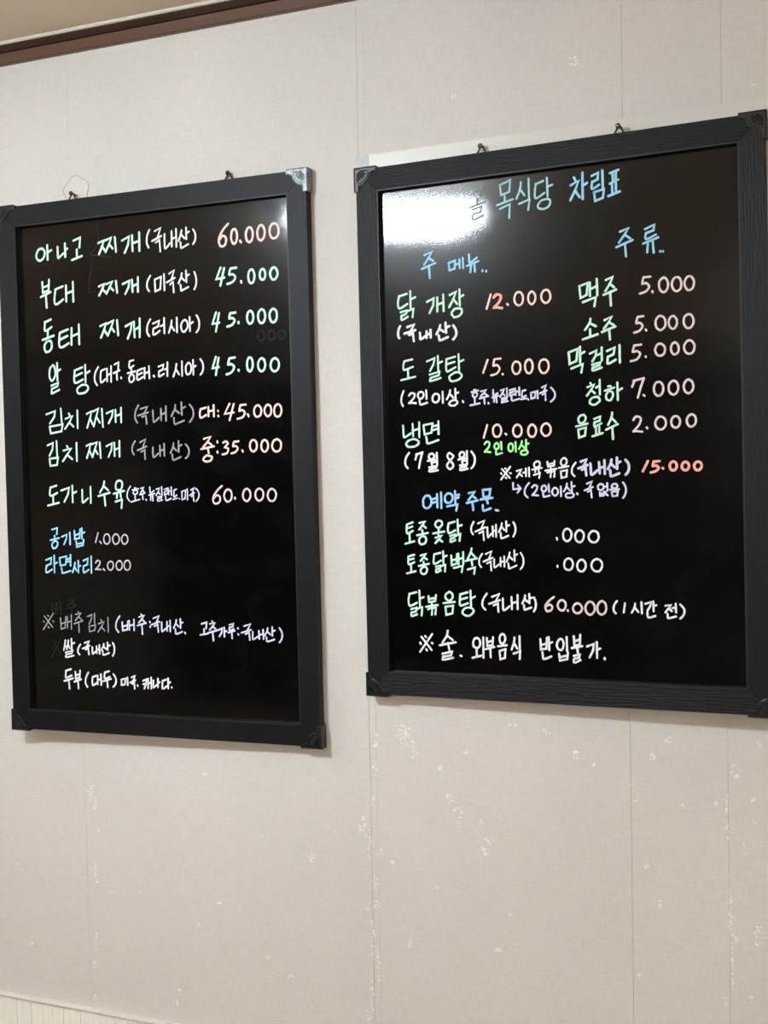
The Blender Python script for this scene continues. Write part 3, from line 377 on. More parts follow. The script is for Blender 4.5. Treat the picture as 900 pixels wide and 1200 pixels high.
"1339,2003,1331,1976,1321,1939,1319,1912,1331,1910,1352,1918,1372,1919,1390,1906,1407,1887,1415,1867,1408,1845,1390,1823,1368,1804,1339,1793,1306,1786,1282,1782 1336,2000,1431,2002 1454,1799,1461,1783 1637,1968,1614,1973,1589,1964,1567,1942,1552,1915,1548,1871,1554,1832,1567,1799,1587,1781,1612,1770,1635,1778,1655,1802,1669,1833,1675,1875,1668,1912,1657,1942,1635,1967 1816,1958,1791,1962,1764,1957,1745,1935,1730,1903,1723,1865,1731,1832,1745,1798,1763,1779,1791,1768,1814,1777,1838,1794,1851,1827,1856,1868,1850,1904,1838,1936,1815,1958 1985,1954,1961,1960,1936,1953,1916,1930,1902,1899,1897,1867,1902,1830,1915,1800,1937,1773,1961,1769,1985,1776,2007,1797,2019,1825,2026,1866,2022,1899,2006,1931,1988,1953"),
('R','mint',2.79,'mint green handwriting 소주',
"577,1485,575,1471,571,1450,561,1426,541,1395,515,1361,496,1337 559,1428,651,1377 568,1337,568,1230 459,1202,677,1262 778,1451,883,1495,837,1417,766,1333 836,1417,907,1375 736,1287,932,1352 841,1322,851,1174"),
('R','palepink',2.56,'pale pink price 5.000',
"1244,1455,1237,1432,1228,1400,1226,1377,1238,1372,1257,1377,1274,1376,1290,1365,1305,1349,1311,1331,1305,1310,1290,1287,1271,1268,1245,1256,1215,1249,1193,1244 1243,1460,1326,1464 1356,1276,1362,1263 1588,1442,1559,1450,1534,1447,1512,1421,1495,1393,1492,1351,1496,1312,1509,1285,1532,1263,1561,1252,1586,1263,1609,1282,1626,1312,1630,1350,1625,1391,1609,1425,1590,1441 1753,1429,1729,1436,1708,1427,1688,1409,1677,1383,1672,1346,1677,1314,1690,1285,1707,1267,1731,1258,1753,1266,1769,1288,1783,1313,1786,1346,1784,1381,1769,1407,1752,1427 1969,1437,1942,1443,1919,1436,1895,1418,1879,1387,1876,1347,1881,1310,1896,1279,1916,1258,1941,1252,1967,1258,1990,1282,2007,1314,2012,1347,2004,1384,1991,1415,1969,1438"),
('R','mint',2.79,'mint green handwriting 막걸리',
"251,1034,262,866,361,905,381,1075,249,1032 417,1103,416,877 419,994,480,1026 284,800,452,855,429,737 559,995,652,1033,640,957,591,883 729,1070,729,891 675,970,729,995 588,836,708,864,693,825,595,795 600,802,596,790,590,773,589,761,594,755,604,754,622,757,655,766,695,780,724,789 804,1016,914,1056,896,965,813,931 817,929,813,906,808,875,807,851,811,840,820,837,835,840,864,853,900,872,925,886 984,1088,985,842"),
('R','palepink',2.56,'pale pink price 5.000',
"1193,1069,1184,1043,1172,1007,1169,982,1183,979,1207,985,1228,987,1247,977,1264,962,1271,943,1264,920,1247,893,1225,872,1196,861,1162,854,1138,851 1190,1067,1288,1073 1347,905,1350,895 1573,1063,1548,1067,1522,1064,1501,1044,1486,1013,1478,983,1486,951,1499,924,1520,907,1546,900,1574,905,1598,923,1610,949,1616,984,1612,1016,1595,1043,1573,1060 1770,1061,1749,1072,1729,1064,1711,1047,1701,1017,1696,984,1701,954,1712,931,1727,911,1751,905,1771,914,1788,927,1800,954,1803,989,1799,1017,1787,1044,1770,1061 1975,1079,1949,1086,1921,1081,1898,1055,1879,1027,1875,994,1880,956,1898,924,1922,906,1948,902,1976,907,1997,925,2012,960,2017,995,2014,1027,1996,1059,1975,1078"),
('R','mint',2.56,'mint green handwriting 청하',
"556,578,568,563 514,523,612,555,566,480,503,401 563,480,620,431 692,617,691,411 635,509,689,537 589,373,561,353,545,333,541,302,549,289,573,274,607,267,637,280,663,298,686,316,686,341,676,363,655,381,626,377,592,375 811,519,848,519 763,459,896,496 810,446,794,421,780,400,779,371,783,341,799,327,817,319,846,323,858,345,874,374,878,401,873,428,858,442,834,453,812,446 943,566,946,319 940,444,1008,479"),
('R','palepink',2.56,'pale pink price 7.000',
"1150,492,1186,579 1168,575,1317,605 1316,602,1306,575,1290,535,1274,491,1257,437,1240,380,1228,339 1308,372,1321,358 1544,537,1517,541,1490,537,1469,511,1457,482,1451,442,1456,406,1471,374,1493,354,1515,348,1542,357,1564,377,1579,411,1583,446,1579,484,1565,516,1543,537 1748,538,1723,546,1695,536,1675,518,1659,486,1656,447,1660,411,1673,382,1695,363,1721,353,1748,364,1767,382,1783,414,1788,451,1782,491,1768,522,1749,539 1951,540,1927,551,1901,544,1882,520,1866,492,1860,455,1867,418,1881,388,1901,371,1925,361,1949,374,1971,390,1987,423,1992,456,1985,495,1973,524,1949,540"),
('R','mint',2.56,'mint green handwriting 음료수',
"409,128,389,111,373,86,372,63,379,32,395,18,418,17,439,20,462,41,473,61,480,93,471,113,454,133,432,132,410,127 338,-27,505,7 368,-82,378,-189,466,-161,479,-48,368,-74 601,69,691,99,680,42,605,20 606,18,604,3,601,-18,601,-33,605,-39,611,-39,624,-35,649,-24,681,-9,704,2 623,-56,626,-162 672,-44,670,-146 571,-177,721,-135 861,146,859,129,856,103,849,75,833,40,813,3,799,-24 848,75,914,6 769,-91,938,-19 859,-54,867,-226"),
('R','palepink',2.56,'pale pink price 2.000',
"1158,28,1168,43,1182,64,1199,76,1222,75,1246,67,1262,51,1263,26,1254,-6,1239,-39,1212,-73,1179,-107,1155,-131 1158,-131,1197,-125,1279,-139 1343,-81,1351,-94 1565,54,1536,61,1506,56,1486,33,1468,4,1461,-30,1466,-67,1484,-94,1508,-112,1537,-119,1565,-112,1590,-90,1605,-63,1610,-26,1606,7,1590,35,1565,57 1765,53,1742,59,1719,53,1701,33,1687,10,1682,-21,1688,-57,1700,-80,1720,-96,1743,-104,1763,-98,1784,-80,1798,-51,1803,-18,1799,12,1783,38,1763,57 1981,68,1955,73,1931,62,1913,44,1899,19,1894,-13,1899,-47,1912,-71,1930,-92,1956,-96,1981,-86,2001,-69,2015,-42,2018,-12,2014,21,2002,50,1981,66"),
('R','mint',2.56,'mint green handwriting 도',
"-2309,1067,-2173,1089 -2307,1064,-2312,1048,-2319,1025,-2324,1003,-2324,981,-2322,959,-2317,943,-2309,937,-2298,938,-2279,942,-2242,953,-2196,967,-2164,977 -2249,926,-2248,814 -2363,786,-2131,826"),
('R','mint',2.56,'mint green handwriting 갈탕',
"-1937,1044,-1811,1084,-1829,998,-1889,898 -1758,1114,-1756,894 -1759,1001,-1692,1026 -1895,842,-1734,878,-1752,825,-1879,793 -1881,793,-1886,780,-1894,762,-1894,749,-1887,745,-1873,746,-1849,750,-1807,760,-1755,773,-1719,783 -1618,1057,-1482,1085 -1621,979,-1492,1009 -1621,1054,-1623,1034,-1626,1005,-1628,975,-1629,943,-1629,910,-1625,886,-1618,875,-1607,872,-1588,877,-1553,892,-1509,914,-1478,929 -1427,1117,-1424,881 -1425,1000,-1352,1029 -1513,838,-1553,821,-1581,793,-1581,770,-1569,738,-1541,722,-1493,726,-1453,735,-1414,754,-1388,778,-1383,804,-1397,825,-1425,849,-1471,854,-1515,845"),
('R','pink',2.56,'pale pink price 15.0000',
"-973,1005,-1046,819 -868,1005,-876,978,-886,941,-887,914,-874,912,-852,920,-832,922,-814,908,-798,888,-791,867,-797,843,-813,818,-834,798,-864,786,-898,779,-923,774 -864,1007,-772,1012 -748,785,-742,777 -509,947,-535,954,-557,950,-580,926,-591,901,-598,863,-592,828,-581,800,-559,778,-536,771,-510,778,-491,799,-476,828,-471,865,-474,899,-487,929,-509,946 -324,966,-346,972,-368,965,-386,946,-399,911,-403,874,-399,833,-385,799,-369,778,-345,770,-324,775,-306,798,-294,835,-290,872,-291,913,-305,943,-324,969 -90,952,-117,957,-148,952,-171,933,-187,895,-193,859,-186,823,-169,790,-148,764,-122,759,-93,766,-70,790,-53,823,-48,861,-51,900,-66,930,-92,954 -319,965,-342,972,-364,962,-385,938,-401,911,-403,869,-399,833,-387,802,-368,780,-344,772,-322,778,-303,799,-288,834,-285,870,-288,907,-301,941,-318,963"),
('R','white',2.56,'white handwriting (2인이상.',
"-2328,621,-2336,604,-2348,578,-2358,553,-2365,530,-2369,506,-2371,485,-2371,468,-2369,453,-2366,438,-2359,421,-2351,404,-2345,392 -2242,547,-2233,558,-2219,572,-2204,581,-2184,581,-2161,575,-2148,564,-2146,547,-2153,525,-2166,502,-2191,477,-2222,450,-2244,431 -2245,432,-2207,436,-2131,426 -2067,591,-2081,577,-2095,557,-2097,531,-2091,512,-2077,496,-2059,488,-2034,492,-2016,508,-2005,529,-2002,549,-2007,569,-2022,588,-2042,593,-2066,590 -1958,609,-1954,484 -2071,467,-2070,458,-2068,445,-2066,434,-2066,423,-2065,413,-2062,405,-2055,401,-2045,401,-2029,403,-2002,409,-1970,418,-1947,424 -1822,546,-1843,532,-1856,507,-1860,475,-1855,445,-1836,429,-1810,420,-1790,426,-1769,439,-1753,466,-1751,497,-1754,524,-1771,542,-1798,551,-1823,547 -1695,575,-1693,412 -1573,590,-1574,578,-1577,559,-1584,538,-1598,511,-1616,481,-1629,460 -1582,535,-1524,479 -1491,610,-1489,459 -1489,536,-1445,553 -1548,433,-1574,423,-1589,406,-1596,390,-1585,375,-1568,362,-1536,361,-1506,361,-1483,379,-1465,393,-1459,406,-1471,424,-1490,439,-1517,443,-1552,436 -1377,418,-1368,404"),
('R','lavender',2.33,'lavender handwriting 호주.뉴질랜드.미국)',
"-1197,575,-1168,573 -1235,546,-1131,562 -1194,536,-1210,526,-1216,515,-1221,500,-1217,486,-1204,470,-1188,466,-1171,471,-1157,484,-1149,497,-1146,514,-1151,526,-1163,536,-1180,538,-1193,535 -1189,455,-1185,362 -1259,351,-1111,374 -1085,548,-1008,565,-1044,522,-1091,477 -1042,522,-998,491 -1110,445,-976,474 -1040,463,-1034,365 -978,374,-971,363 -898,559,-898,547,-898,531,-897,516,-898,503,-898,491,-896,483,-892,480,-885,481,-875,484,-860,492,-843,502,-830,509 -916,448,-818,474 -882,455,-888,383 -852,464,-847,376 -783,545,-728,560,-755,506,-792,454 -753,505,-722,469 -686,572,-685,449 -769,425,-685,441,-697,413,-763,400 -761,398,-764,391,-768,380,-769,372,-766,370,-759,371,-746,373,-724,376,-696,381,-675,385 -646,540,-581,558,-593,516,-638,507 -638,504,-641,493,-644,479,-644,469,-641,465,-636,464,-626,466,-610,470,-589,476,-574,481 -558,559,-554,465 -497,574,-497,462 -558,509,-495,525 -617,441,-617,433,-618,423,-617,412,-616,403,-613,395,-609,389,-602,387,-594,388,-580,391,-554,397,-523,404,-501,410 -450,521,-405,532 -450,521,-452,509,-455,492,-457,476,-458,460,-458,445,-457,434,-454,429,-449,427,-442,429,-428,435,-411,444,-399,450 -472,400,-389,411 -363,394,-362,392 -322,485,-317,404,-264,415,-254,499,-323,487 -223,510,-222,402 -156,555,-94,584,-125,505 -187,474,-87,508 -148,452,-107,472,-103,369 -22,548,-9,535,9,514,24,493,32,472,37,450,38,430,34,412,26,395,16,380,1,366,-15,354,-27,345"),
('R','mint',2.67,'mint green handwriting 냉면',
"-2352,97,-2350,71,-2348,35,-2347,1,-2346,-30,-2346,-58,-2342,-77,-2335,-83,-2324,-81,-2308,-74,-2281,-59,-2249,-40,-2226,-26 -2192,114,-2188,-71 -2086,137,-2088,-88 -2197,11,-2089,40 -2238,-126,-2273,-136,-2297,-162,-2308,-190,-2292,-219,-2256,-232,-2217,-230,-2174,-228,-2129,-210,-2100,-185,-2099,-159,-2115,-141,-2144,-122,-2189,-113,-2236,-123 -2016,84,-2000,-51,-1888,-29,-1868,110,-2012,91 -1773,139,-1775,-54 -1855,67,-1773,79 -1854,9,-1772,33 -1975,-90,-1973,-102,-1969,-119,-1966,-136,-1966,-153,-1967,-171,-1962,-183,-1951,-188,-1935,-187,-1909,-182,-1866,-171,-1814,-154,-1777,-142"),
('R','pink',2.56,'pale pink price 10.000',
"-1001,49,-1061,-135 -824,43,-850,50,-875,41,-897,23,-912,-6,-915,-43,-912,-77,-900,-104,-878,-126,-854,-130,-825,-125,-804,-102,-791,-75,-786,-41,-791,-7,-804,22,-823,43 -723,-88,-709,-102 -513,30,-538,37,-566,27,-586,8,-601,-17,-606,-52,-602,-85,-588,-117,-565,-135,-540,-142,-513,-132,-492,-115,-477,-84,-473,-50,-479,-17,-491,10,-515,28 -294,18,-318,28,-341,18,-361,-3,-372,-29,-378,-66,-374,-97,-359,-129,-343,-145,-318,-150,-294,-147,-276,-127,-261,-93,-254,-61,-261,-26,-274,2,-294,20 -79,30,-108,36,-134,28,-159,7,-173,-21,-180,-55,-176,-92,-158,-117,-134,-141,-110,-146,-82,-138,-56,-117,-41,-89,-37,-54,-41,-21,-58,9,-82,31"),
('R','green',2.44,'bright green handwriting 2인이상',
"-1050,-231,-1042,-220,-1030,-205,-1017,-196,-1000,-197,-983,-204,-972,-215,-971,-234,-977,-257,-989,-280,-1008,-304,-1033,-327,-1051,-344 -1049,-345,-1019,-341,-961,-353 -874,-227,-885,-234,-896,-255,-900,-275,-893,-293,-882,-303,-866,-309,-850,-309,-838,-298,-829,-281,-828,-262,-831,-243,-842,-229,-858,-222,-875,-225 -794,-209,-789,-317 -875,-336,-874,-341,-874,-350,-873,-359,-872,-370,-872,-381,-869,-388,-864,-390,-856,-387,-844,-384,-823,-379,-798,-373,-780,-369 -656,-240,-672,-251,-679,-275,-685,-300,-676,-327,-668,-342,-649,-353,-634,-347,-620,-336,-612,-311,-609,-288,-614,-263,-622,-244,-641,-236,-656,-239 -572,-217,-568,-358 -474,-208,-476,-219,-480,-235,-486,-253,-497,-276,-511,-301,-521,-319 -485,-257,-438,-305 -411,-191,-413,-323 -413,-256,-373,-243 -456,-342,-477,-352,-491,-366,-496,-382,-489,-394,-471,-406,-450,-406,-423,-406,-402,-393,-392,-379,-387,-368,-394,-354,-412,-343,-432,-340,-458,-343"),
('R','white',2.67,'white handwriting (7월8월)',
"-2263,-321,-2276,-337,-2296,-361,-2312,-386,-2321,-410,-2327,-435,-2330,-458,-2330,-478,-2327,-496,-2321,-512,-2311,-528,-2297,-544,-2288,-554 -2160,-423,-2133,-341 -2148,-350,-2045,-321 -2044,-320,-2052,-345,-2064,-381,-2076,-421,-2087,-468,-2098,-518,-2105,-554 -1911,-344,-1928,-352,-1937,-375,-1943,-390,-1934,-413,-1922,-422,-1904,-431,-1881,-429,-1868,-415,-1852,-399,-1852,-375,-1860,-362,-1874,-349,-1889,-341,-1908,-348 -1960,-451,-1846,-436 -1902,-449,-1892,-508 -1811,-335,-1809,-515 -1879,-478,-1813,-464 -1938,-547,-1813,-527,-1829,-560,-1927,-578 -1926,-576,-1931,-584,-1937,-596,-1938,-606,-1932,-610,-1922,-612,-1904,-611,-1871,-607,-1830,-600,-1801,-595 -1555,-379,-1570,-364,-1591,-348,-1609,-342,-1624,-352,-1638,-371,-1642,-392,-1634,-411,-1617,-431,-1599,-453,-1578,-478,-1557,-505,-1548,-529,-1558,-554,-1580,-576,-1602,-585,-1623,-576,-1643,-554,-1653,-531,-1644,-509,-1625,-486,-1605,-464,-1585,-441,-1564,-420,-1550,-403,-1546,-392,-1549,-386,-1557,-378 -1418,-339,-1435,-350,-1446,-368,-1447,-385,-1442,-399,-1431,-418,-1414,-422,-1396,-417,-1381,-403,-1371,-391,-1367,-366,-1372,-351,-1387,-336,-1403,-335,-1419,-334 -1465,-444,-1364,-427 -1410,-439,-1404,-505 -1329,-325,-1332,-506 -1393,-467,-1330,-455 -1444,-532,-1333,-522,-1349,-551,-1432,-566 -1433,-565,-1436,-575,-1441,-589,-1442,-599,-1437,-603,-1428,-605,-1413,-603,-1384,-598,-1349,-590,-1324,-584 -1259,-333,-1246,-349,-1229,-371,-1216,-395,-1209,-418,-1205,-443,-1206,-468,-1210,-493,-1217,-518,-1227,-540,-1240,-558,-1255,-572,-1266,-582"),
('R','white',2.21,'white handwriting ※제육볶음(',
"-788,-604,-670,-738 -660,-574,-805,-759 -739,-596,-725,-605 -805,-665,-795,-677 -665,-665,-652,-672 -735,-732,-723,-740 -562,-640,-490,-618,-524,-678,-566,-733 -522,-677,-482,-715 -464,-668,-425,-657 -422,-608,-422,-719 -377,-595,-375,-723 -269,-512,-284,-525,-296,-541,-298,-562,-295,-578,-281,-596,-261,-597,-240,-590,-222,-582,-211,-564,-210,-538,-214,-523,-229,-508,-249,-507,-268,-511 -328,-626,-185,-603 -275,-618,-284,-662 -233,-612,-228,-660 -304,-704,-211,-678,-225,-748 -97,-519,-88,-588,1,-574,10,-507 -96,-559,2,-537 -49,-595,-45,-636 -131,-646,36,-622 -101,-674,-45,-659,-55,-740 -43,-671,9,-651,1,-737 133,-479,114,-494,104,-515,100,-540,108,-558,121,-576,139,-583,157,-578,177,-560,189,-536,189,-517,185,-493,172,-480,150,-469,130,-478 73,-612,213,-590 100,-663,107,-756,180,-740,191,-645,100,-662 322,-541,309,-556,291,-578,276,-599,268,-620,263,-640,261,-658,261,-675,264,-690,270,-704,280,-717,292,-728,301,-736"),
('R','lavender',3.02,'bold lavender handwriting 국내산)',
"395,-530,480,-501,439,-589 358,-626,491,-581 411,-647,463,-623,471,-729 533,-562,535,-582,537,-611,538,-639,539,-667,540,-694,543,-714,549,-721,557,-720,569,-714,589,-699,613,-678,630,-663 659,-547,666,-704 736,-521,739,-713 658,-631,738,-610 837,-514,835,-528,832,-549,826,-571,813,-597,796,-625,785,-645 825,-568,885,-626 916,-490,917,-646 916,-571,962,-547 818,-667,818,-677,818,-692,819,-706,820,-721,820,-735,825,-745,833,-748,845,-746,862,-742,889,-733,921,-721,944,-712 1037,-525,1048,-538,1064,-557,1076,-577,1082,-599,1085,-621,1085,-643,1082,-663,1075,-683,1067,-700,1056,-714,1043,-725,1034,-733"),
('R','red',3.02,'bright red pink price 15.000',
"1350,-551,1278,-691 1432,-559,1427,-577,1419,-602,1419,-620,1429,-622,1446,-617,1461,-616,1477,-624,1491,-635,1498,-648,1492,-663,1478,-679,1460,-692,1436,-701,1409,-707,1389,-711 1434,-561,1511,-555 1552,-652,1560,-660 1717,-571,1700,-566,1683,-572,1665,-586,1655,-606,1650,-629,1656,-652,1665,-674,1682,-687,1699,-688,1719,-685,1733,-669,1744,-650,1748,-629,1743,-602,1734,-583,1717,-571 1885,-581,1865,-578,1845,-582,1831,-595,1821,-613,1815,-637,1820,-660,1830,-677,1847,-688,1864,-693,1884,-687,1899,-675,1910,-655,1913,-633,1910,-613,1901,-594,1883,-581 2054,-582,2033,-578,2016,-582,1999,-595,1987,-617,1982,-638,1988,-660,1997,-680,2015,-693,2035,-697,2052,-690,2068,-678,2079,-658,2085,-634,2082,-612,2071,-593,2054,-581"),
('R','lavender',2.33,'lavender handwriting (2인이상.국없음)',
"-624,-813,-621,-904,-515,-896 -550,-846,-509,-895,-557,-956 -378,-818,-393,-834,-414,-857,-431,-880,-441,-903,-447,-925,-450,-946,-450,-963,-446,-978,-440,-992,-428,-1006,-413,-1020,-403,-1029 -335,-883,-327,-874,-314,-860,-301,-852,-285,-853,-268,-859,-258,-870,-257,-887,-264,-909,-275,-932,-294,-955,-317,-977,-334,-993 -335,-995,-306,-994,-245,-1002 -169,-864,-183,-876,-189,-893,-192,-908,-190,-926,-176,-943,-161,-946,-144,-943,-131,-932,-120,-918,-118,-901,-124,-884,-134,-871,-149,-860,-166,-863 -86,-849,-80,-954 -171,-967,-170,-974,-168,-985,-166,-996,-166,-1005,-166,-1014,-163,-1021,-157,-1023,-149,-1022,-136,-1020,-116,-1016,-92,-1011,-74,-1007 -3,-900,-22,-913,-31,-934,-35,-959,-31,-981,-16,-999,0,-1009,23,-1006,37,-992,51,-971,51,-945,46,-920,32,-905,16,-897,-6,-897 94,-878,96,-1018 186,-840,185,-851,182,-867,177,-885,164,-908,149,-933,137,-951 176,-881,230,-940 253,-820,257,-960 255,-888,299,-876 205,-975,182,-982,167,-997,164,-1014,173,-1028,189,-1042,218,-1044,241,-1040,268,-1033,279,-1021,286,-1001,275,-989,255,-977,233,-975,206,-977 330,-981,341,-997 479,-847,552,-814,514,-902 443,-942,562,-896 490,-963,535,-937,544,-1045 664,-856,650,-868,636,-885,636,-907,641,-926,655,-936,672,-942,689,-940,705,-930,719,-915,718,-893,714,-876,699,-860,684,-857,663,-860 771,-844,773,-952 731,-896,772,-889 663,-971,667,-1023,714,-1019,721,-967 665,-996,716,-990 745,-965,744,-971,742,-980,738,-989,731,-1000,722,-1012,716,-1021 741,-989,774,-1018 863,-858,847,-867,838,-879,833,-892,839,-908,851,-916,869,-920,887,-920,903,-912,914,-899,915,-882,911,-874,897,-860,880,-858,862,-860 807,-939,938,-934 831,-970,843,-1031,910,-1026,920,-963,833,-970 996,-841,1005,-854,1017,-873,1027,-894,1032,-915,1035,-938,1034,-960,1032,-980,1027,-1000,1020,-1017,1011,-1033,1000,-1048,992,-1057"),
('R','skyblue',2.79,'bright blue handwriting 예약주문',
"-2007,-974,-2029,-999,-2052,-1039,-2050,-1080,-2048,-1125,-2029,-1152,-1994,-1167,-1964,-1156,-1936,-1132,-1920,-1095,-1914,-1052,-1929,-1009,-1947,-979,-1979,-972,-2005,-979 -1896,-1029,-1826,-1012 -1896,-1085,-1825,-1067 -1823,-956,-1820,-1153 -1757,-931,-1756,-1164 -1657,-950,-1678,-969,-1695,-994,-1697,-1031,-1692,-1063,-1668,-1086,-1641,-1087,-1617,-1085,-1594,-1069,-1574,-1035,-1572,-1009,-1578,-975,-1603,-953,-1626,-947,-1656,-948 -1532,-915,-1530,-1097 -1531,-987,-1469,-967 -1531,-1029,-1476,-1009 -1664,-1141,-1499,-1114,-1519,-1206 -1315,-950,-1220,-929,-1262,-987,-1322,-1052 -1264,-985,-1205,-1030 -1350,-1095,-1175,-1058 -1262,-1075,-1248,-1202 -1092,-911,-1085,-1014,-992,-1001,-975,-896,-1097,-906 -1129,-1046,-947,-1025 -1037,-1037,-1019,-1104 -1099,-1129,-1099,-1142,-1098,-1160,-1097,-1176,-1096,-1190,-1094,-1203,-1090,-1211,-1084,-1214,-1075,-1212,-1060,-1208,-1033,-1199,-1000,-1188,-976,-1179 -898,-1206,-859,-1212"),
('R','mint',2.67,'mint green handwriting 토종옻닭',
"-2328,-1409,-2231,-1375 -2328,-1468,-2239,-1438 -2327,-1409,-2328,-1422,-2331,-1442,-2333,-1463,-2334,-1486,-2334,-1511,-2332,-1529,-2326,-1538,-2318,-1542,-2304,-1540,-2281,-1531,-2252,-1516,-2232,-1506 -2287,-1555,-2285,-1679 -2362,-1701,-2213,-1664 -2118,-1385,-2027,-1364,-2069,-1419,-2125,-1486 -2066,-1419,-2016,-1460 -2077,-1495,-2071,-1551 -2161,-1573,-1986,-1537 -2088,-1594,-2112,-1605,-2128,-1631,-2133,-1663,-2123,-1690,-2105,-1707,-2081,-1709,-2055,-1702,-2029,-1685,-2019,-1659,-2014,-1634,-2021,-1608,-2036,-1594,-2065,-1581,-2088,-1593 -1822,-1358,-1847,-1372,-1857,-1395,-1865,-1413,-1853,-1438,-1839,-1453,-1812,-1459,-1788,-1453,-1769,-1435,-1751,-1413,-1751,-1395,-1756,-1366,-1777,-1357,-1796,-1353,-1821,-1354 -1811,-1469,-1810,-1528 -1898,-1545,-1720,-1518 -1815,-1568,-1804,-1582 -1862,-1611,-1760,-1577,-1808,-1632,-1867,-1691 -1807,-1635,-1752,-1670 -1645,-1396,-1549,-1371 -1645,-1394,-1650,-1412,-1655,-1438,-1659,-1463,-1660,-1486,-1659,-1508,-1655,-1525,-1650,-1536,-1642,-1543,-1627,-1542,-1599,-1530,-1565,-1512,-1540,-1498 -1502,-1343,-1497,-1543 -1497,-1439,-1439,-1422 -1624,-1586,-1549,-1562,-1557,-1605,-1620,-1629 -1618,-1626,-1620,-1638,-1623,-1653,-1623,-1665,-1620,-1671,-1616,-1673,-1606,-1671,-1586,-1664,-1562,-1653,-1544,-1645 -1546,-1584,-1462,-1556,-1478,-1659"),
('R','white',2.33,'white handwriting (국내산)',
"-1247,-1377,-1255,-1391,-1268,-1410,-1278,-1430,-1284,-1448,-1288,-1466,-1289,-1483,-1290,-1498,-1288,-1512,-1284,-1525,-1277,-1538,-1269,-1551,-1263,-1559 -1179,-1401,-1079,-1358,-1127,-1475 -1223,-1521,-1066,-1458 -1162,-1546,-1101,-1515,-1093,-1648 -1034,-1461,-1034,-1481,-1034,-1509,-1033,-1536,-1033,-1560,-1033,-1582,-1031,-1598,-1028,-1604,-1023,-1603,-1016,-1597,-1002,-1584,-986,-1566,-974,-1553 -952,-1446,-951,-1591 -900,-1423,-901,-1599 -951,-1519,-897,-1500 -809,-1401,-810,-1414,-813,-1431,-818,-1452,-830,-1478,-845,-1508,-856,-1528 -819,-1449,-767,-1502 -740,-1374,-741,-1522 -741,-1447,-695,-1427 -829,-1545,-828,-1556,-827,-1572,-827,-1587,-827,-1599,-827,-1611,-823,-1619,-815,-1621,-804,-1620,-788,-1615,-763,-1606,-733,-1593,-712,-1584 -631,-1387,-624,-1401,-614,-1420,-606,-1440,-602,-1460,-600,-1481,-600,-1501,-603,-1520,-608,-1538,-613,-1554,-621,-1570,-630,-1585,-636,-1595"),
('R','mint',2.56,'mint green handwriting 토종닭백숙',
"-2312,-1894,-2218,-1868 -2316,-1947,-2228,-1927 -2314,-1895,-2315,-1909,-2317,-1929,-2318,-1949,-2319,-1969,-2320,-1989,-2317,-2004,-2312,-2012,-2304,-2015,-2291,-2013,-2267,-2004,-2239,-1991,-2218,-1981 -2273,-2020,-2274,-2130 -2346,-2152,-2201,-2119 -2109,-1879,-2025,-1854,-2062,-1903,-2115,-1962 -2061,-1904,-2009,-1937 -2066,-1972,-2065,-2018 -2146,-2038,-1980,-2003 -2079,-2056,-2099,-2071,-2115,-2094,-2118,-2118,-2110,-2141,-2093,-2155,-2071,-2162,-2045,-2157,-2026,-2136,-2013,-2114,-2010,-2090,-2015,-2070,-2030,-2054,-2056,-2048,-2081,-2059 -1889,-1859,-1791,-1838 -1890,-1863,-1893,-1879,-1896,-1903,-1899,-1927,-1902,-1950,-1904,-1973,-1902,-1990,-1895,-1999,-1883,-2002,-1866,-1999,-1839,-1986,-1806,-1967,-1783,-1954 -1745,-1815,-1744,-1999 -1745,-1904,-1689,-1880 -1867,-2046,-1792,-2030,-1801,-2073,-1860,-2082 -1865,-2091,-1866,-2101,-1867,-2115,-1866,-2126,-1863,-2130,-1858,-2132,-1848,-2129,-1829,-2121,-1804,-2110,-1787,-2102 -1788,-2038,-1714,-2018,-1722,-2117 -1615,-1878,-1610,-2023,-1536,-2001,-1523,-1856 -1613,-1952,-1529,-1930 -1502,-1849,-1500,-2010 -1425,-1827,-1425,-2008 -1499,-1933,-1425,-1909 -1579,-2065,-1436,-2031,-1454,-2126 -1289,-1771,-1292,-1785,-1296,-1805,-1305,-1830,-1321,-1864,-1341,-1902,-1356,-1929 -1302,-1831,-1239,-1896 -1389,-1958,-1207,-1918 -1293,-1936,-1284,-2022 -1357,-2086,-1241,-2053,-1258,-2150"),
('R','white',2.21,'white handwriting (국내산)',
"-1123,-1850,-1134,-1865,-1149,-1886,-1161,-1907,-1169,-1928,-1173,-1950,-1175,-1969,-1176,-1985,-1174,-1999,-1170,-2012,-1162,-2027,-1151,-2040,-1144,-2049 -1067,-1853,-976,-1812,-1020,-1923 -1106,-1966,-964,-1908 -1050,-1994,-994,-1962,-988,-2098 -939,-1932,-940,-1948,-941,-1970,-941,-1992,-941,-2013,-940,-2034,-937,-2048,-932,-2052,-925,-2050,-916,-2045,-900,-2033,-881,-2018,-868,-2007 -842,-1910,-840,-2034 -783,-1887,-782,-2038 -845,-1978,-782,-1953 -697,-1831,-700,-1844,-703,-1863,-710,-1884,-723,-1913,-739,-1944,-750,-1967 -709,-1884,-656,-1935 -626,-1799,-623,-1958 -624,-1879,-582,-1855 -723,-1988,-721,-1999,-718,-2015,-716,-2030,-717,-2043,-717,-2056,-714,-2064,-706,-2066,-694,-2063,-678,-2057,-651,-2045,-619,-2031,-596,-2020 -530,-1836,-520,-1851,-506,-1872,-496,-1895,-490,-1920,-488,-1945,-488,-1970,-491,-1992,-497,-2013,-504,-2031,-515,-2049,-527,-2064,-536,-2075"),
('R','white',2.44,'white digits .000',
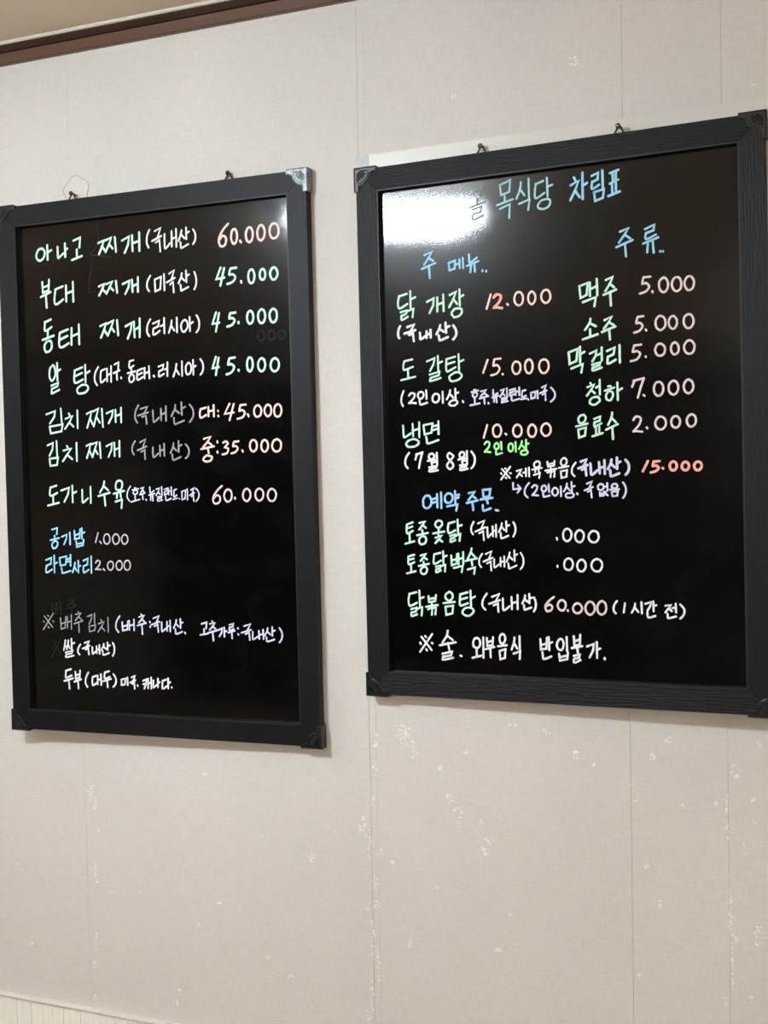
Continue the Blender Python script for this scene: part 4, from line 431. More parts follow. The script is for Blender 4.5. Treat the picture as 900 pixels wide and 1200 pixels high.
"18,-1618,24,-1643 197,-1495,175,-1487,153,-1493,130,-1513,116,-1546,113,-1577,116,-1614,129,-1641,152,-1661,173,-1667,197,-1659,219,-1636,232,-1608,238,-1575,234,-1540,218,-1510,200,-1494 378,-1513,355,-1508,332,-1516,311,-1536,295,-1564,290,-1597,295,-1631,308,-1660,329,-1675,356,-1684,379,-1676,398,-1656,413,-1623,420,-1590,416,-1556,399,-1531,378,-1513 588,-1526,561,-1522,534,-1525,511,-1548,493,-1573,486,-1605,492,-1636,509,-1663,534,-1681,562,-1684,590,-1679,613,-1659,629,-1632,635,-1601,627,-1567,613,-1540,589,-1525"),
('R','white',2.44,'white digits .000',
"20,-2022,21,-2037 211,-1920,185,-1915,161,-1923,138,-1942,126,-1970,121,-2004,123,-2035,136,-2063,160,-2076,185,-2083,211,-2074,233,-2057,244,-2030,252,-1996,247,-1967,233,-1937,212,-1921 401,-1935,375,-1931,352,-1939,332,-1957,318,-1986,311,-2018,316,-2049,329,-2080,352,-2097,375,-2101,399,-2094,418,-2073,435,-2043,438,-2010,433,-1981,418,-1953,401,-1936 628,-1929,599,-1920,572,-1929,546,-1947,526,-1978,520,-2016,527,-2051,546,-2076,571,-2095,600,-2099,630,-2095,654,-2073,670,-2040,676,-2009,671,-1971,653,-1944,627,-1924"),
('R','mint',2.67,'mint green handwriting 닭볶음탕',
"-2314,-2465,-2195,-2437 -2312,-2472,-2316,-2492,-2323,-2521,-2327,-2550,-2327,-2579,-2326,-2608,-2321,-2630,-2315,-2642,-2306,-2648,-2290,-2646,-2258,-2632,-2219,-2612,-2190,-2597 -2146,-2413,-2142,-2648 -2140,-2532,-2077,-2510 -2286,-2697,-2198,-2671,-2211,-2731,-2279,-2749 -2284,-2747,-2287,-2761,-2290,-2781,-2290,-2796,-2286,-2802,-2279,-2803,-2266,-2801,-2242,-2794,-2213,-2783,-2191,-2775 -2190,-2691,-2105,-2662,-2119,-2791 -2000,-2494,-1993,-2584,-1890,-2568,-1877,-2478 -1999,-2539,-1887,-2517 -1949,-2589,-1944,-2638 -2043,-2655,-1852,-2625 -2010,-2694,-1941,-2665,-1951,-2775 -1942,-2682,-1880,-2658,-1894,-2769 -1684,-2438,-1704,-2447,-1723,-2478,-1726,-2507,-1715,-2528,-1698,-2546,-1672,-2557,-1647,-2551,-1628,-2537,-1609,-2508,-1606,-2479,-1613,-2454,-1633,-2435,-1658,-2423,-1683,-2438 -1759,-2595,-1576,-2573 -1728,-2652,-1716,-2770,-1617,-2747,-1603,-2631,-1730,-2650 -1488,-2459,-1365,-2426 -1485,-2537,-1375,-2506 -1483,-2456,-1487,-2478,-1491,-2509,-1494,-2540,-1496,-2569,-1497,-2598,-1494,-2618,-1486,-2626,-1473,-2626,-1455,-2621,-1425,-2612,-1390,-2598,-1365,-2588 -1322,-2400,-1318,-2632 -1316,-2520,-1253,-2487 -1396,-2658,-1431,-2679,-1453,-2706,-1459,-2734,-1445,-2753,-1415,-2770,-1383,-2780,-1339,-2773,-1308,-2749,-1284,-2723,-1276,-2702,-1291,-2672,-1321,-2660,-1352,-2652,-1394,-2659"),
('R','white',2.56,'white handwriting (국내산)',
"-1064,-2439,-1079,-2458,-1101,-2486,-1119,-2513,-1129,-2537,-1136,-2561,-1139,-2583,-1140,-2604,-1137,-2622,-1130,-2639,-1119,-2656,-1103,-2670,-1093,-2680 -984,-2488,-873,-2443,-926,-2546 -1033,-2592,-862,-2533 -963,-2614,-897,-2584,-890,-2706 -819,-2510,-818,-2532,-818,-2563,-817,-2594,-818,-2623,-819,-2651,-817,-2671,-810,-2680,-799,-2680,-784,-2673,-762,-2658,-736,-2636,-718,-2620 -684,-2485,-681,-2663 -591,-2456,-594,-2661 -680,-2578,-596,-2551 -474,-2458,-476,-2471,-479,-2488,-485,-2508,-496,-2532,-509,-2559,-519,-2578 -485,-2509,-438,-2552 -413,-2436,-411,-2572 -413,-2503,-372,-2490 -495,-2601,-495,-2610,-495,-2622,-494,-2634,-493,-2647,-491,-2659,-487,-2667,-481,-2668,-472,-2665,-459,-2660,-435,-2651,-406,-2641,-386,-2634 -343,-2485,-337,-2497,-328,-2516,-321,-2536,-317,-2556,-315,-2578,-315,-2598,-317,-2617,-321,-2636,-326,-2652,-333,-2667,-342,-2680,-348,-2689"),
('R','palepink',2.56,'pale pink price 60.000',
"-41,-2474,-60,-2486,-87,-2504,-112,-2526,-136,-2552,-159,-2581,-173,-2609,-173,-2637,-164,-2663,-151,-2680,-130,-2682,-105,-2675,-86,-2664,-75,-2647,-70,-2627,-71,-2610,-81,-2597,-96,-2588,-113,-2585,-132,-2593,-152,-2608,-166,-2619 95,-2521,73,-2514,50,-2524,32,-2539,17,-2567,11,-2597,19,-2623,29,-2645,49,-2661,74,-2668,96,-2661,115,-2642,127,-2616,132,-2586,130,-2557,115,-2536,97,-2518 159,-2661,163,-2672 329,-2564,305,-2559,276,-2566,256,-2586,242,-2607,236,-2635,243,-2663,256,-2683,277,-2698,303,-2702,327,-2695,353,-2678,365,-2656,372,-2629,365,-2602,350,-2580,327,-2564 512,-2537,488,-2530,462,-2539,440,-2565,423,-2595,419,-2629,424,-2662,439,-2694,461,-2710,485,-2718,513,-2710,534,-2688,553,-2655,557,-2623,552,-2585,536,-2556,512,-2535 682,-2524,660,-2520,635,-2530,613,-2554,598,-2583,591,-2621,596,-2658,609,-2687,632,-2705,657,-2714,684,-2701,705,-2682,718,-2648,722,-2613,718,-2577,706,-2546,684,-2527"),
('R','white',2.44,'white handwriting (1시간전)',
"877,-2515,866,-2528,851,-2547,839,-2567,832,-2585,828,-2603,826,-2620,826,-2634,828,-2647,832,-2659,840,-2671,851,-2682,859,-2690 990,-2545,971,-2675 1133,-2546,1132,-2559,1131,-2578,1125,-2599,1113,-2626,1096,-2655,1084,-2675 1124,-2600,1177,-2663 1223,-2525,1228,-2682 1278,-2547,1357,-2522,1345,-2578,1307,-2640 1390,-2512,1391,-2648 1388,-2580,1431,-2562 1305,-2665,1305,-2675,1304,-2690,1305,-2703,1306,-2715,1309,-2725,1314,-2733,1320,-2737,1328,-2738,1341,-2737,1365,-2730,1394,-2721,1415,-2714 1556,-2570,1630,-2557,1597,-2607,1554,-2660 1600,-2603,1643,-2642 1698,-2538,1702,-2659 1651,-2599,1698,-2592 1582,-2678,1584,-2687,1585,-2700,1586,-2712,1586,-2721,1585,-2729,1588,-2735,1595,-2738,1605,-2738,1620,-2736,1646,-2730,1677,-2721,1700,-2715 1760,-2546,1772,-2559,1790,-2577,1804,-2595,1812,-2613,1816,-2632,1817,-2650,1813,-2669,1805,-2688,1796,-2704,1782,-2720,1767,-2733,1756,-2742"),
('R','white',2.67,'white handwriting ※술.외부음식',
"-2131,-3113,-1968,-3310 -1954,-3069,-2158,-3344 -2069,-3102,-2052,-3116 -2154,-3205,-2142,-3222 -1963,-3200,-1950,-3209 -2057,-3302,-2045,-3319 -1699,-3010,-1701,-3028,-1704,-3054,-1713,-3084,-1736,-3120,-1766,-3160,-1787,-3188 -1717,-3082,-1621,-3148 -1835,-3233,-1577,-3181 -1702,-3196,-1680,-3299 -1795,-3362,-1637,-3322,-1655,-3378,-1783,-3406 -1781,-3398,-1786,-3412,-1792,-3431,-1793,-3445,-1786,-3450,-1773,-3450,-1751,-3446,-1710,-3437,-1659,-3424,-1623,-3415 -1503,-3377,-1487,-3384 -1261,-3106,-1283,-3131,-1294,-3158,-1298,-3190,-1294,-3230,-1271,-3244,-1249,-3257,-1225,-3253,-1203,-3234,-1188,-3203,-1188,-3168,-1194,-3138,-1208,-3116,-1232,-3102,-1258,-3112 -1246,-3272,-1243,-3384 -1314,-3403,-1173,-3367 -1137,-3095,-1140,-3397 -1081,-3103,-1075,-3218,-993,-3203,-983,-3086 -1077,-3165,-988,-3136 -1107,-3268,-966,-3229 -1032,-3245,-1026,-3387 -852,-3041,-870,-3058,-880,-3087,-882,-3118,-876,-3148,-865,-3169,-845,-3179,-823,-3168,-806,-3148,-796,-3118,-792,-3091,-800,-3063,-813,-3039,-830,-3035,-853,-3037 -908,-3218,-772,-3197 -887,-3287,-876,-3407,-806,-3386,-793,-3256,-886,-3286 -652,-3081,-653,-3099,-656,-3126,-661,-3155,-673,-3192,-688,-3231,-698,-3259 -660,-3160,-612,-3241 -574,-3058,-574,-3266 -670,-3317,-569,-3281,-579,-3395"),
('R','white',2.67,'white handwriting 반입불가.',
"-258,-3093,-252,-3241,-170,-3228,-160,-3072 -254,-3180,-165,-3149 -133,-3058,-127,-3247 -132,-3156,-83,-3129 -232,-3283,-231,-3295,-228,-3313,-226,-3330,-225,-3347,-225,-3363,-221,-3374,-214,-3379,-204,-3379,-188,-3375,-159,-3364,-124,-3349,-99,-3338 25,-3087,7,-3110,-8,-3137,-14,-3176,-6,-3205,13,-3232,33,-3239,52,-3240,74,-3217,85,-3179,91,-3149,82,-3113,69,-3087,46,-3077,25,-3086 135,-3049,138,-3253 17,-3295,31,-3393,138,-3369,150,-3270 22,-3344,146,-3315 241,-3035,248,-3170,327,-3152,336,-3010 245,-3108,331,-3077 208,-3206,360,-3172 287,-3194,298,-3277 235,-3317,324,-3297,312,-3343,241,-3359 241,-3360,238,-3371,235,-3387,234,-3400,238,-3408,245,-3412,257,-3411,281,-3400,311,-3385,333,-3373 432,-3175,530,-3136,519,-3229,468,-3330 575,-3107,576,-3333 574,-3218,624,-3197 683,-3332,686,-3351"),
('L','scratch',0.9,'faint scratch mark ',
"-1003,4085,-986,4035,-963,3964,-953,3892,-965,3823,-990,3754,-1020,3695,-1061,3649,-1107,3614,-1140,3591 -1132,3582,-731,3504 -1096,3571,-1101,3531,-1110,3471,-1123,3384,-1149,3246,-1179,3082,-1186,2965,-1149,2937,-1090,2956,-1046,2974"),
('L','ghost',2.05,'nearly erased dark handwriting 배추',
"-2130,-2344,-2129,-2528,-2060,-2505,-2044,-2328 -2130,-2442,-2053,-2419 -2024,-2324,-2022,-2515 -1948,-2298,-1953,-2524 -2022,-2422,-1952,-2402 -1740,-2251,-1721,-2260 -1792,-2286,-1674,-2266,-1726,-2316,-1801,-2373 -1728,-2318,-1661,-2351 -1833,-2419,-1632,-2372 -1731,-2398,-1720,-2536"),
('L','ghost',2.31,'nearly erased dark digits 000',
"2068,2076,2043,2082,2018,2076,2000,2058,1986,2035,1980,2007,1985,1979,1997,1953,2017,1939,2043,1930,2066,1938,2086,1955,2100,1976,2105,2006,2100,2034,2089,2060,2068,2076 2250,2070,2224,2078,2201,2073,2183,2055,2168,2034,2162,2007,2167,1976,2179,1955,2199,1937,2223,1932,2246,1937,2268,1951,2283,1975,2286,2005,2283,2033,2271,2054,2249,2072 2426,2069,2405,2077,2379,2070,2360,2054,2346,2031,2343,2006,2346,1978,2359,1954,2380,1938,2402,1934,2427,1939,2445,1953,2460,1978,2466,2003,2461,2030,2448,2052,2426,2070"),
]
SCUFFS = [(-0.7,1.157,0.0114,0.016),(-0.689,1.144,0.0113,0.0186),(-0.679,1.125,0.0085,0.0133),(-0.695,1.137,0.0071,0.0106),(-0.636,1.102,0.0042,0.0053),(-0.621,1.057,0.0069,0.0092),(-0.61,1.036,0.0082,0.0118),(-0.609,1.019,0.0055,0.0066),(-0.571,1.022,0.0054,0.0065),(-0.562,0.997,0.0067,0.0065),(-0.567,0.981,0.0108,0.0052),(-0.764,1.011,0.0044,0.0163),(-0.77,0.99,0.0088,0.0136),(-0.756,0.971,0.0044,0.0244),(-0.748,0.911,0.0058,0.0136),(-0.746,0.877,0.0058,0.0081),(-0.764,0.868,0.0059,0.0041),(-0.754,0.822,0.0029,0.0341),(-0.745,0.769,0.0029,0.0409),(-0.758,0.733,0.0029,0.041),(-0.741,1.134,0.0058,0.0134),(-0.744,1.093,0.0044,0.0188),(-0.751,1.039,0.0044,0.0108),(-0.469,1.169,0.009,0.0038),(-0.521,1.175,0.0092,0.0013),(-0.596,1.128,0.0041,0.0039),(-0.691,0.824,0.0043,0.0067),(-0.547,0.832,0.008,0.0026),(-0.291,1.168,0.0048,0.0049),(-0.315,1.141,0.0036,0.0073),(-0.399,1.126,0.0025,0.005),(-0.324,0.987,0.0061,0.0062),(-0.307,0.931,0.0036,0.0074),(-0.336,0.824,0.0024,0.0037),(-0.2,1.13,0.0069,0.0119),(-0.176,1.064,0.0045,0.0036),(-0.212,1.057,0.0023,0.03),(-0.208,0.919,0.0069,0.012),(-0.205,0.896,0.0057,0.0096),(-0.17,0.906,0.009,0.0167),(-0.217,0.803,0.0046,0.0097),(-0.273,1.078,0.0024,0.0024),(-0.168,1.174,0.0034,0.0047),(-0.177,1.094,0.0034,0.0036),(-0.212,1.087,0.0023,0.012),(-0.21,0.955,0.0023,0.0301),(-0.207,0.859,0.0012,0.0362),(-0.183,0.815,0.0034,0.0048),(-1.283,1.006,0.009,0.018),(-1.276,0.985,0.0036,0.012),(-1.272,0.945,0.0018,0.0045),(-1.283,0.874,0.0072,0.0151),(-1.277,0.857,0.0036,0.006),(-1.247,0.838,0.0036,0.003),(-1.189,0.845,0.0035,0.003),(-1.054,1.059,0.0049,0.0029),(-0.859,0.944,0.0076,0.0069),(-0.858,0.936,0.0061,0.0042),(-0.947,0.965,0.0047,0.0028),(-1.032,0.845,0.0049,0.0029),(-1.071,0.804,0.0033,0.0029),(-0.941,0.766,0.0095,0.0043),(-0.902,0.742,0.0062,0.0042),(-1.287,0.708,0.0036,0.0076),(-1.287,0.645,0.0054,0.0076),(-1.114,0.686,0.0034,0.0029),(-1.119,0.663,0.0034,0.0059),(-1.45,0.865,0.0038,0.0016),(-1.421,0.725,0.0038,0.0031),(-1.282,0.751,0.0018,0.0227),(-0.764,0.698,0.0044,0.011),(-0.74,0.959,0.0073,0.0068),(-0.392,1.245,0.0025,0.0025),(-0.166,2.068,0.0044,0.0046),(-0.415,2.137,0.0087,0.0084),(-0.596,2.112,0.0054,0.0038),(-0.718,0.948,0.0029,0.0027),(-0.644,0.916,0.0042,0.0027),(-0.529,0.889,0.0027,0.0013),(-0.425,1.137,0.0038,0.0075),(-0.345,1.1,0.0024,0.0025),(-0.339,1.078,0.0037,0.0025),(-0.228,1.083,0.0023,0.0036),(-0.19,1.029,0.0023,0.0036)]

# ------------------------------------------------------------------ room shell
XL, XR, YB = -4.6, 1.6, -6.0
SEAMS = [XL, -3.469, -2.926, -2.383, -1.840, -1.2966, -0.7534, -0.7420, -0.3455, -0.2103, 0.3329, 0.876, 1.419, XR]
bm = bmesh.new(); add_box(bm, XL, XR, 0.002, 0.10, 0.0, CEIL + .03)
wall = obj('wall_back', bm, M_white_bead); tag(wall, kind='structure')
rnd = random.Random(3)
for a, b in zip(SEAMS, SEAMS[1:]):
    bm = bmesh.new()
    g = 0.00017
    k = 0.0002 if (b - a) > .1 else -0.0001
    vs = add_box(bm, a + g, b - g, -k, 0.0025, 0.62, CEIL - .02)
    obj('wallpaper_strip', bm, M_wall, wall)
# torn and peeled spots in the wallpaper (x, z, half width, half height)
def scuffs():
    bm = bmesh.new()
    for x, z, rx, rz in SCUFFS:
        n = max(4, int(5 + 22000 * rx * rz * 4 + max(rx, rz) * 500))
        n = int(min(n, 60) * 1.3)
        for i in range(n):
            a = rnd.uniform(0, 2*pi); q = rnd.random()**.6
            cx = x + rx*q*cos(a); cz = z + rz*q*sin(a)
            s = rnd.uniform(.0004, .0017) * (2.0 if rnd.random() < .15 else 1)
            st = rnd.uniform(.6, 2.6) if rz > 2*rx else rnd.uniform(.6, 1.3)
            pts = []
            m_ = rnd.randint(5, 8)
            for j in range(m_):
                t = 2*pi*j/m_
                r_ = s*rnd.uniform(.45, 1.2)
                pts.append((cx + r_*cos(t)/st**.5, cz + r_*sin(t)*st**.5))
            vv = [bm.verts.new((px, -.00045 - rnd.uniform(0, .0001), pz)) for px, pz in pts]
            bm.faces.new(vv)
    o = obj('peeled_paper', bm, M_scuff, wall)
    o['kind'] = 'stuff'
    o['label'] = 'small white peeled and scuffed spots on the wallpaper'
scuffs()

bm = bmesh.new(); add_box(bm, XL, XR, YB, 0.0, CEIL, CEIL + .08)
tag(obj('ceiling', bm, M_ceiling), kind='structure')
bm = bmesh.new(); add_box(bm, XL, XR, YB, 0.1, -.08, 0)
tag(obj('floor', bm, M_floor), kind='structure')
bm = bmesh.new(); add_box(bm, XL - .08, XL, YB, 0.1, -.08, CEIL + .08)
tag(obj('wall_left', bm, M_room), kind='structure')
bm = bmesh.new(); add_box(bm, XR, XR + .08, YB, 0.1, -.08, CEIL + .08)
tag(obj('wall_right', bm, M_room), kind='structure')
bm = bmesh.new(); add_box(bm, XL - .08, XR + .08, YB - .08, YB, -.08, CEIL + .08)
tag(obj('wall_front', bm, M_dark_panel), kind='structure')

# brown crown moulding: lower flat band, dark cove above, thin white bead at the ceiling
T0 = 2.2795
def profile(name, pts, m, parent=None, label=None):
    bm = bmesh.new()
    a = [bm.verts.new((XL, y, z)) for y, z in pts]; b = [bm.verts.new((XR, y, z)) for y, z in pts]
    bm.faces.new(a); bm.faces.new(b[::-1])
    for i in range(len(pts)):
        bm.faces.new((a[i], a[(i+1) % len(pts)], b[(i+1) % len(pts)], b[i]))
    return obj(name, bm, m, parent, label=label)
tr = profile('trim_1', [(0, T0), (-.008, T0), (-.010, T0+.002), (-.010, T0+.0185), (-.006, T0+.0205), (0, T0+.0205)], M_wood)
tag(tr, kind='structure')
profile('cove', [(0, T0+.0206), (-.010, T0+.0206), (-.012, T0+.0225), (-.0165, T0+.0262), (-.0185, T0+.0285), (-.0185, CEIL-.0001), (0, CEIL-.0001)], M_wood_dark, tr, 'dark brown upper cove of the moulding')
profile('bead', [(-.0186, CEIL-.0045), (-.0215, CEIL-.0036), (-.0235, CEIL-.0001), (-.0186, CEIL-.0001)], M_white_bead, tr, 'thin white line where the moulding meets the ceiling')
# strip of caulk under the moulding
profile('caulk', [(-.0007, T0-.009), (-.0007, T0-.0001), (-.0003, T0-.0001), (-.0003, T0-.009)], M_caulk, tr, 'thin pale caulk line below the brown band')

# cream wainscot with vertical planks and top rail
W0 = 0.6277
rail = profile('trim_2', [(.001, W0-.006), (-.0075, W0-.006), (-.0095, W0-.004), (-.0095, W0-.001), (-.008, W0), (.001, W0)], M_white_bead)
tag(rail, kind='structure')
widths = [.0325, .0245, .022, .024, .036, .041]
x = -1.455 - .18*17; i = 0
proto = {}
while x < XR - .05:
    w = widths[i % 6]
    if x > XL:
        if w not in proto:
            bm = bmesh.new()
            add_prism(bm, [(0.0003, 0.001), (w - .0003, 0.001), (w - .0003, W0 - .0061), (0.0003, W0 - .0061)], -.0055, .0008)
            proto[w] = obj('plank', bm, M_wainscot, rail, loc=(x, 0, 0), bevel=.0009)
        else:
            c = proto[w].copy(); c.location = (x, 0, 0); C.objects.link(c); c.parent = rail
    x += w; i += 1

# ------------------------------------------------------------------ menu boards
def ribbon(bm, P, r, y):
    """flat pen stroke with round ends and joints; P list of (u,v)"""
    P = [Vector(p) for p in P]
    Q = [P[0]]
    for p in P[1:]:
        if (p - Q[-1]).length > 1e-4: Q.append(p)
    P = Q
    if len(P) == 1: P.append(P[0] + Vector((1e-4, 0)))
    n = len(P); L = []; R = []
    closed = (P[0] - P[-1]).length < .0012 and n > 8
    for i in range(n):
        if closed and i in (0, n-1): d0 = (P[-1] - P[-2]).normalized(); d1 = (P[1] - P[0]).normalized()
        else:
            d0 = (P[i] - P[i-1]).normalized() if i else (P[1] - P[0]).normalized()
            d1 = (P[i+1] - P[i]).normalized() if i < n-1 else d0
        t = d0 + d1
        if t.length < .2: t = d0.copy()
        t.normalize()
        nn = Vector((-t.y, t.x))
        dd = Vector((-d0.y, d0.x))
        s = r / max(.62, abs(nn.dot(dd)))
        w = rnd.uniform(.93, 1.06)
        L.append(P[i] + nn*s*w); R.append(P[i] - nn*s*w)
    lv = [bm.verts.new((p.x, y, p.y)) for p in L]; rv = [bm.verts.new((p.x, y, p.y)) for p in R]
    for i in range(n-1):
        bm.faces.new((lv[i], lv[i+1], rv[i+1], rv[i]))
    if not closed:
        for c, d, k in ((P[0], P[0]-P[1], 0), (P[-1], P[-1]-P[-2], 1)):
            a0 = math.atan2(d.y, d.x)
            cap = [bm.verts.new((c.x + r*cos(a0 + t*pi/6), y, c.y + r*sin(a0 + t*pi/6))) for t in range(-3, 4)]
            bm.faces.new(cap)

def bracket_outline():
    """ornamental L shape, mm, corner at the origin, arms along +u and +v (towards the inside)"""
    pts = [(0, 0), (37, 0), (37.5, 8.5), (31, 9), (29, 10.5)]
    for k in range(0, 7):
        a = radians(8 + 74*k/6)
        pts.append((8 + 19.5*cos(a), 8 + 19.5*sin(a)))
    pts += [(10.5, 29), (9, 31), (8.5, 37.5), (0, 37)]
    return [(a/1000, b/1000) for a, b in pts]

def corner_guard(root, cx, cz, su, sv, m, label, thick):
    """su, sv: direction (+-1) from the frame corner towards the middle of the board"""
    e = .0032; f = .0014
    ol = bracket_outline()
    T = lambda a, b: (cx + su*(a - e), cz + sv*(b - e))
    bm = bmesh.new()
    add_prism(bm, [T(a, b) for a, b in ol], -f, .0002)                     # face plate
    # wrapped sides
    for (a0, a1, b0, b1) in ((0, .037, 0, e - .0002), (0, e - .0002, 0, .037)):
        p = [T(a0, b0), T(a1, b1)]
        add_box(bm, min(p[0][0], p[1][0]), max(p[0][0], p[1][0]), -f + .0002, thick, min(p[0][1], p[1][1]), max(p[0][1], p[1][1]))
    g = obj('corner_guard', bm, m, root, label=label, bevel=.0006)
    # raised rim following the inner outline
    bm = bmesh.new()
    inner = ol[2:-1]
    path = []
    for a, b in inner:
        v = Vector((a, b)) - Vector((0.0, 0.0))
        q = v * .93
        path.append((T(q.x, q.y)[0], -f - .0001, T(q.x, q.y)[1]))
    add_tube(bm, path, .00075, 6)
    add_tube(bm, [(T(.0016, .0016)[0], -f - .0001, T(.0016, .0016)[1]), (T(.0355, .0016)[0], -f - .0001, T(.0355, .0016)[1])], .0007, 6)
    add_tube(bm, [(T(.0016, .0016)[0], -f - .0001, T(.0016, .0016)[1]), (T(.0016, .0355)[0], -f - .0001, T(.0016, .0355)[1])], .0007, 6)
    obj('rim', bm, m, g, smooth=True)
    # fan ornament
    bm = bmesh.new()
    for k in range(6):
        a = radians(4 + 82*k/5)
        p0 = T(.0055 + .004*cos(a), .0055 + .004*sin(a)); p1 = T(.0055 + .0155*cos(a), .0055 + .0155*sin(a))
        add_tube(bm, [(p0[0], -f, p0[1]), ((p0[0]+p1[0])/2, -f - .0004, (p0[1]+p1[1])/2), (p1[0], -f, p1[1])], [.0005, .0011, .0013], 6)
    arc = []
    for k in range(9):
        a = radians(-2 + 94*k/8)
        q = T(.0055 + .0185*cos(a), .0055 + .0185*sin(a)); arc.append((q[0], -f, q[1]))
    add_tube(bm, arc, .0006, 6)
    obj('fan_ornament', bm, m, g, smooth=True)

def hanger(root, u, top, dark, thick):
    bm = bmesh.new()
    h = .0145
    pts = [(u - .0078, thick - .002, top - .004), (u - .0078, thick - .001, top + .001), (u - .0018, thick + .002, top + h - .001),
           (u, thick + .0022, top + h), (u + .0018, thick + .002, top + h - .001), (u + .0078, thick - .001, top + .001), (u + .0078, thick - .002, top - .004)]
    add_tube(bm, pts, .0014, 8)
    add_box(bm, u - .006, u + .006, thick - .0005, thick + .0012, top - .02, top - .003)
    obj('hanging_ring', bm, dark, root, smooth=False, label='small triangular wire hanging ring')

def menu_board(name, label, center, rot, W, H, bar, guards, hangs, mv, mh, key):
    root = empty(name, center)
    root.rotation_euler = rot
    tag(root, label, 'menu board', 'black framed menu boards on the wall')
    hw, hh = W/2, H/2; th = .017; rc = .0105
    # rails: mitred, flat front with a small inner step
    def rail(pts, m):
        bm = bmesh.new(); add_prism(bm, pts, 0, th)
        obj('frame_rail', bm, m, root, bevel=.0005)
    iw, ih = hw - bar, hh - bar; s = .00012
    rail([(-hw + s, hh), (hw - s, hh), (iw - s, ih), (-iw + s, ih)], mh)
    rail([(-hw + s, -hh), (hw - s, -hh), (iw - s, -ih), (-iw + s, -ih)], mh)
    rail([(-hw, -hh + s), (-hw, hh - s), (-iw, ih - s), (-iw, -ih + s)], mv)
    rail([(hw, -hh + s), (hw, hh - s), (iw, ih - s), (iw, -ih + s)], mv)
    # inner black lip around the panel
    bm = bmesh.new()
    e = .0022
    for (a, b, c, d) in ((-iw, iw, ih - e, ih), (-iw, iw, -ih, -ih + e), (-iw, -iw + e, -ih + e, ih - e), (iw - e, iw, -ih + e, ih - e)):
        add_box(bm, a + .0001, b - .0001, .0008, rc, c, d)
    obj('inner_lip', bm, M_lip, root, label='thin black lip inside the frame')
    # writing panel and backing
    bm = bmesh.new(); add_box(bm, -iw + .0001, iw - .0001, rc, rc + .003, -ih + .0001, ih - .0001)
    pan = obj('writing_panel', bm, M_panel, root, label='glossy black writing surface with handwritten menu')
    bm = bmesh.new(); add_box(bm, -iw + .0001, iw - .0001, rc + .0032, rc + .0055, -ih + .0001, ih - .0001)
    obj('backing_sheet', bm, M_back, root)
    # handwriting, one mesh per line of writing
    for b_, ink, w, lab, data in LETTERING:
        if b_ != key: continue
        bm = bmesh.new()
        for k, s_ in enumerate(data.split()):
            v = [int(q) for q in s_.split(',')]
            ribbon(bm, [(v[j]/1e4, v[j+1]/1e4) for j in range(0, len(v), 2)], w*PX/2, rc - .00012 - .0000015*k)
        o = obj('handwriting', bm, M_ink[ink], pan, label=lab)
    for su, sv, m, lab in guards:
        corner_guard(root, -su*hw, -sv*hh, su, sv, m, lab, th)
    for u in hangs:
        hanger(root, u, hh, M_steel_dark, th)
    return root
PX = 0.00122
LB = (Vector((-1.126729, -.027539, 1.574397)), (-.003038, -.006775, .02918))
RB = (Vector((-.447249, -.029788, 1.617294)), (-.003337, -.007544, -.025234))
menu_board('menu_board', 'taller black framed menu board on the left, with one silver corner guard', LB[0], LB[1], .5883, .904695, .0331,
    [(1, -1, M_guard, None), (-1, -1, M_guard_silver, 'worn silver corner guard'), (1, 1, M_guard, None), (-1, 1, M_guard, None)],
    (-.151, .150), M_frame_grain, M_frame_grain, 'L')
menu_board('menu_board', 'black wood-grain framed menu board on the right, with lamp glare on its upper left', RB[0], RB[1], .598843, .802122, .0334,
    [(1, -1, M_guard_bronze, 'dark bronze corner guard with fan ornament'), (-1, -1, M_guard, None), (1, 1, M_guard, None), (-1, 1, M_guard, None)],
    (-.102, .102), M_frame_v, M_frame_h, 'R')

# ------------------------------------------------------------------ screws in the wall that carry the boards
def wall_screw(pos, rot, u, top, label, bright):
    mw = Matrix.Translation(pos) @ (Matrix.Rotation(rot[2], 4, 'Z') @ Matrix.Rotation(rot[1], 4, 'Y') @ Matrix.Rotation(rot[0], 4, 'X'))
    p = mw @ Vector((u, .0, top + .0138))
    root = empty('wall_screw', (p.x, 0, p.z - .0005))
    tag(root, label, 'screw', 'screws above the menu boards')
    y0 = p.y + .0125
    bm = bmesh.new()
    add_lathe(bm, [(.0006, y0-.0022), (.0022, y0-.0018), (.0038, y0-.0004), (.0038, y0+.0003), (.0016, y0+.0008)], 16)
    h = obj('screw_head', bm, bright, root, smooth=True)
    bm = bmesh.new(); add_lathe(bm, [(.0011, y0+.0007), (.0011, .004)], 10)
    obj('screw_shank', bm, M_steel_dark, root, smooth=True)
for (pos, rot), H, us, labs, br in (
    (LB, .904695, (-.151, .150), ('dark screw in front of the flower sticker, above the left board', 'dark screw above the right half of the left board'), M_steel_dark),
    (RB, .802122, (-.102, .102), ('screw above the left half of the right board', 'shiny screw above the right half of the right board'), M_steel)):
    for u, l in zip(us, labs):
        wall_screw(pos, rot, u, H/2, l, br)

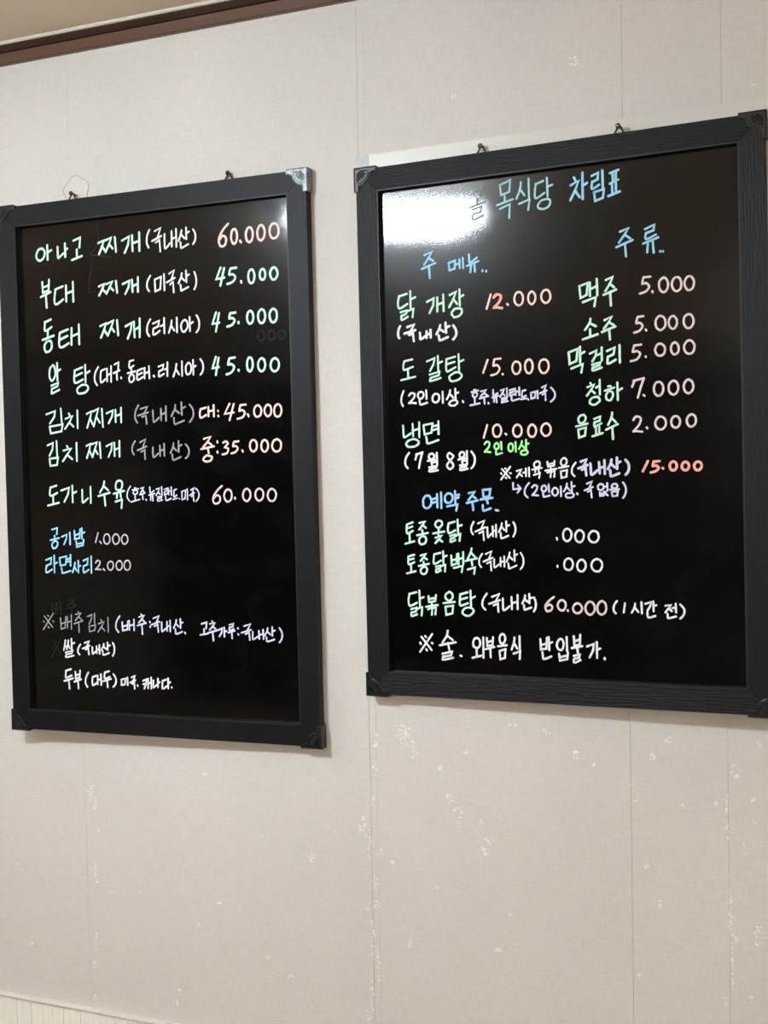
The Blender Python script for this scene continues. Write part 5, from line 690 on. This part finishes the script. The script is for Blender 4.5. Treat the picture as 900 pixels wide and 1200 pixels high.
# ------------------------------------------------------------------ flower sticker behind the first screw
def flower():
    cx, cz = -1.282, 2.046
    root = empty('flower_sticker', (cx, -.0002, cz))
    tag(root, 'faint pale pink flower-shaped sticker behind the left board hook', 'sticker')
    M_pet = mat('clear_pinkish_sticker', srgb(219, 213, 206), 0.4, noise=((90,90,90), .02))
    M_rim = mat('sticker_rim_pink', srgb(164, 140, 130), 0.5, noise=((200,200,200), .08))
    def out(r):
        pts = []
        for k in range(60):
            a = 2*pi*k/60
            rr = r*(.80 + .20*abs(cos(2.5*(a - radians(97))))**.7)
            pts.append((rr*cos(a), rr*sin(a)))
        return pts
    bm = bmesh.new(); add_prism(bm, out(.0265), -.0008, -.0004)
    obj('petals', bm, M_pet, root)
    bm = bmesh.new(); add_tube(bm, [(x, -.0008, z) for x, z in out(.0268)], .00045, 5, closed=True)
    obj('rim', bm, M_rim, root, label='thin pink outline')
flower()

# ------------------------------------------------------------------ plastic sheet behind the right board with a bit of tape
def sheet():
    bm = bmesh.new()
    add_prism(bm, [(-.744, 1.30), (.06, 1.30), (.06, 2.0515), (-.150, 2.0490), (-.735, 2.0415), (-.744, 2.0410)], -.0021, -.0012)
    o = obj('plastic_sheet', bm, M_film)
    tag(o, 'pale plastic sheet on the wall behind the right board, its top edge showing', 'sheet')
    bm = bmesh.new()
    add_prism(bm, [(-.7565, 2.010), (-.7360, 2.011), (-.7355, 2.0420), (-.7565, 2.0405)], -.0027, -.0022)
    o = obj('tape_piece', bm, M_tape)
    tag(o, 'small grey piece of tape above the upper left corner of the right board', 'tape')
sheet()

# ------------------------------------------------------------------ ceiling lamps: the one nearest the boards, and the added fill lamps
for k, (x, y, rz, L_, E, lab) in enumerate(FIXTURES):
    root = empty('ceiling_lamp', (x, y, CEIL))
    root.rotation_euler = (0, 0, rz)
    tag(root, lab, 'lamp', 'twin tube ceiling lamps')
    bm = bmesh.new(); add_box(bm, -L_/2 - (.11 if k == 0 else .03), L_/2 + .03, -TUBE_SEP - .04, TUBE_SEP + .04, -.03, -.0005)
    obj('housing', bm, M_housing_grey if k == 0 else M_housing, root, bevel=.004)
    mt = mat('lit_fluorescent_tube', (1,1,1,1), 0.5, emit=(LAMP_COLS[k], E))
    for s in (-1, 1):
        off = (-.04 if (k == 0 and s < 0) else 0.0)
        bm = bmesh.new(); add_tube(bm, [(-L_/2 + off, s*TUBE_SEP, -.048), (L_/2 + off, s*TUBE_SEP, -.048)], TUBE_R[k], 14)
        obj('tube', bm, mt, root, smooth=False)
        for e in (-1, 1):
            bm = bmesh.new(); add_box(bm, e*L_/2 + off - .012, e*L_/2 + off + .012, s*TUBE_SEP - .014, s*TUBE_SEP + .014, -.070, -.029)
            obj('tube_holder', bm, M_housing, root)
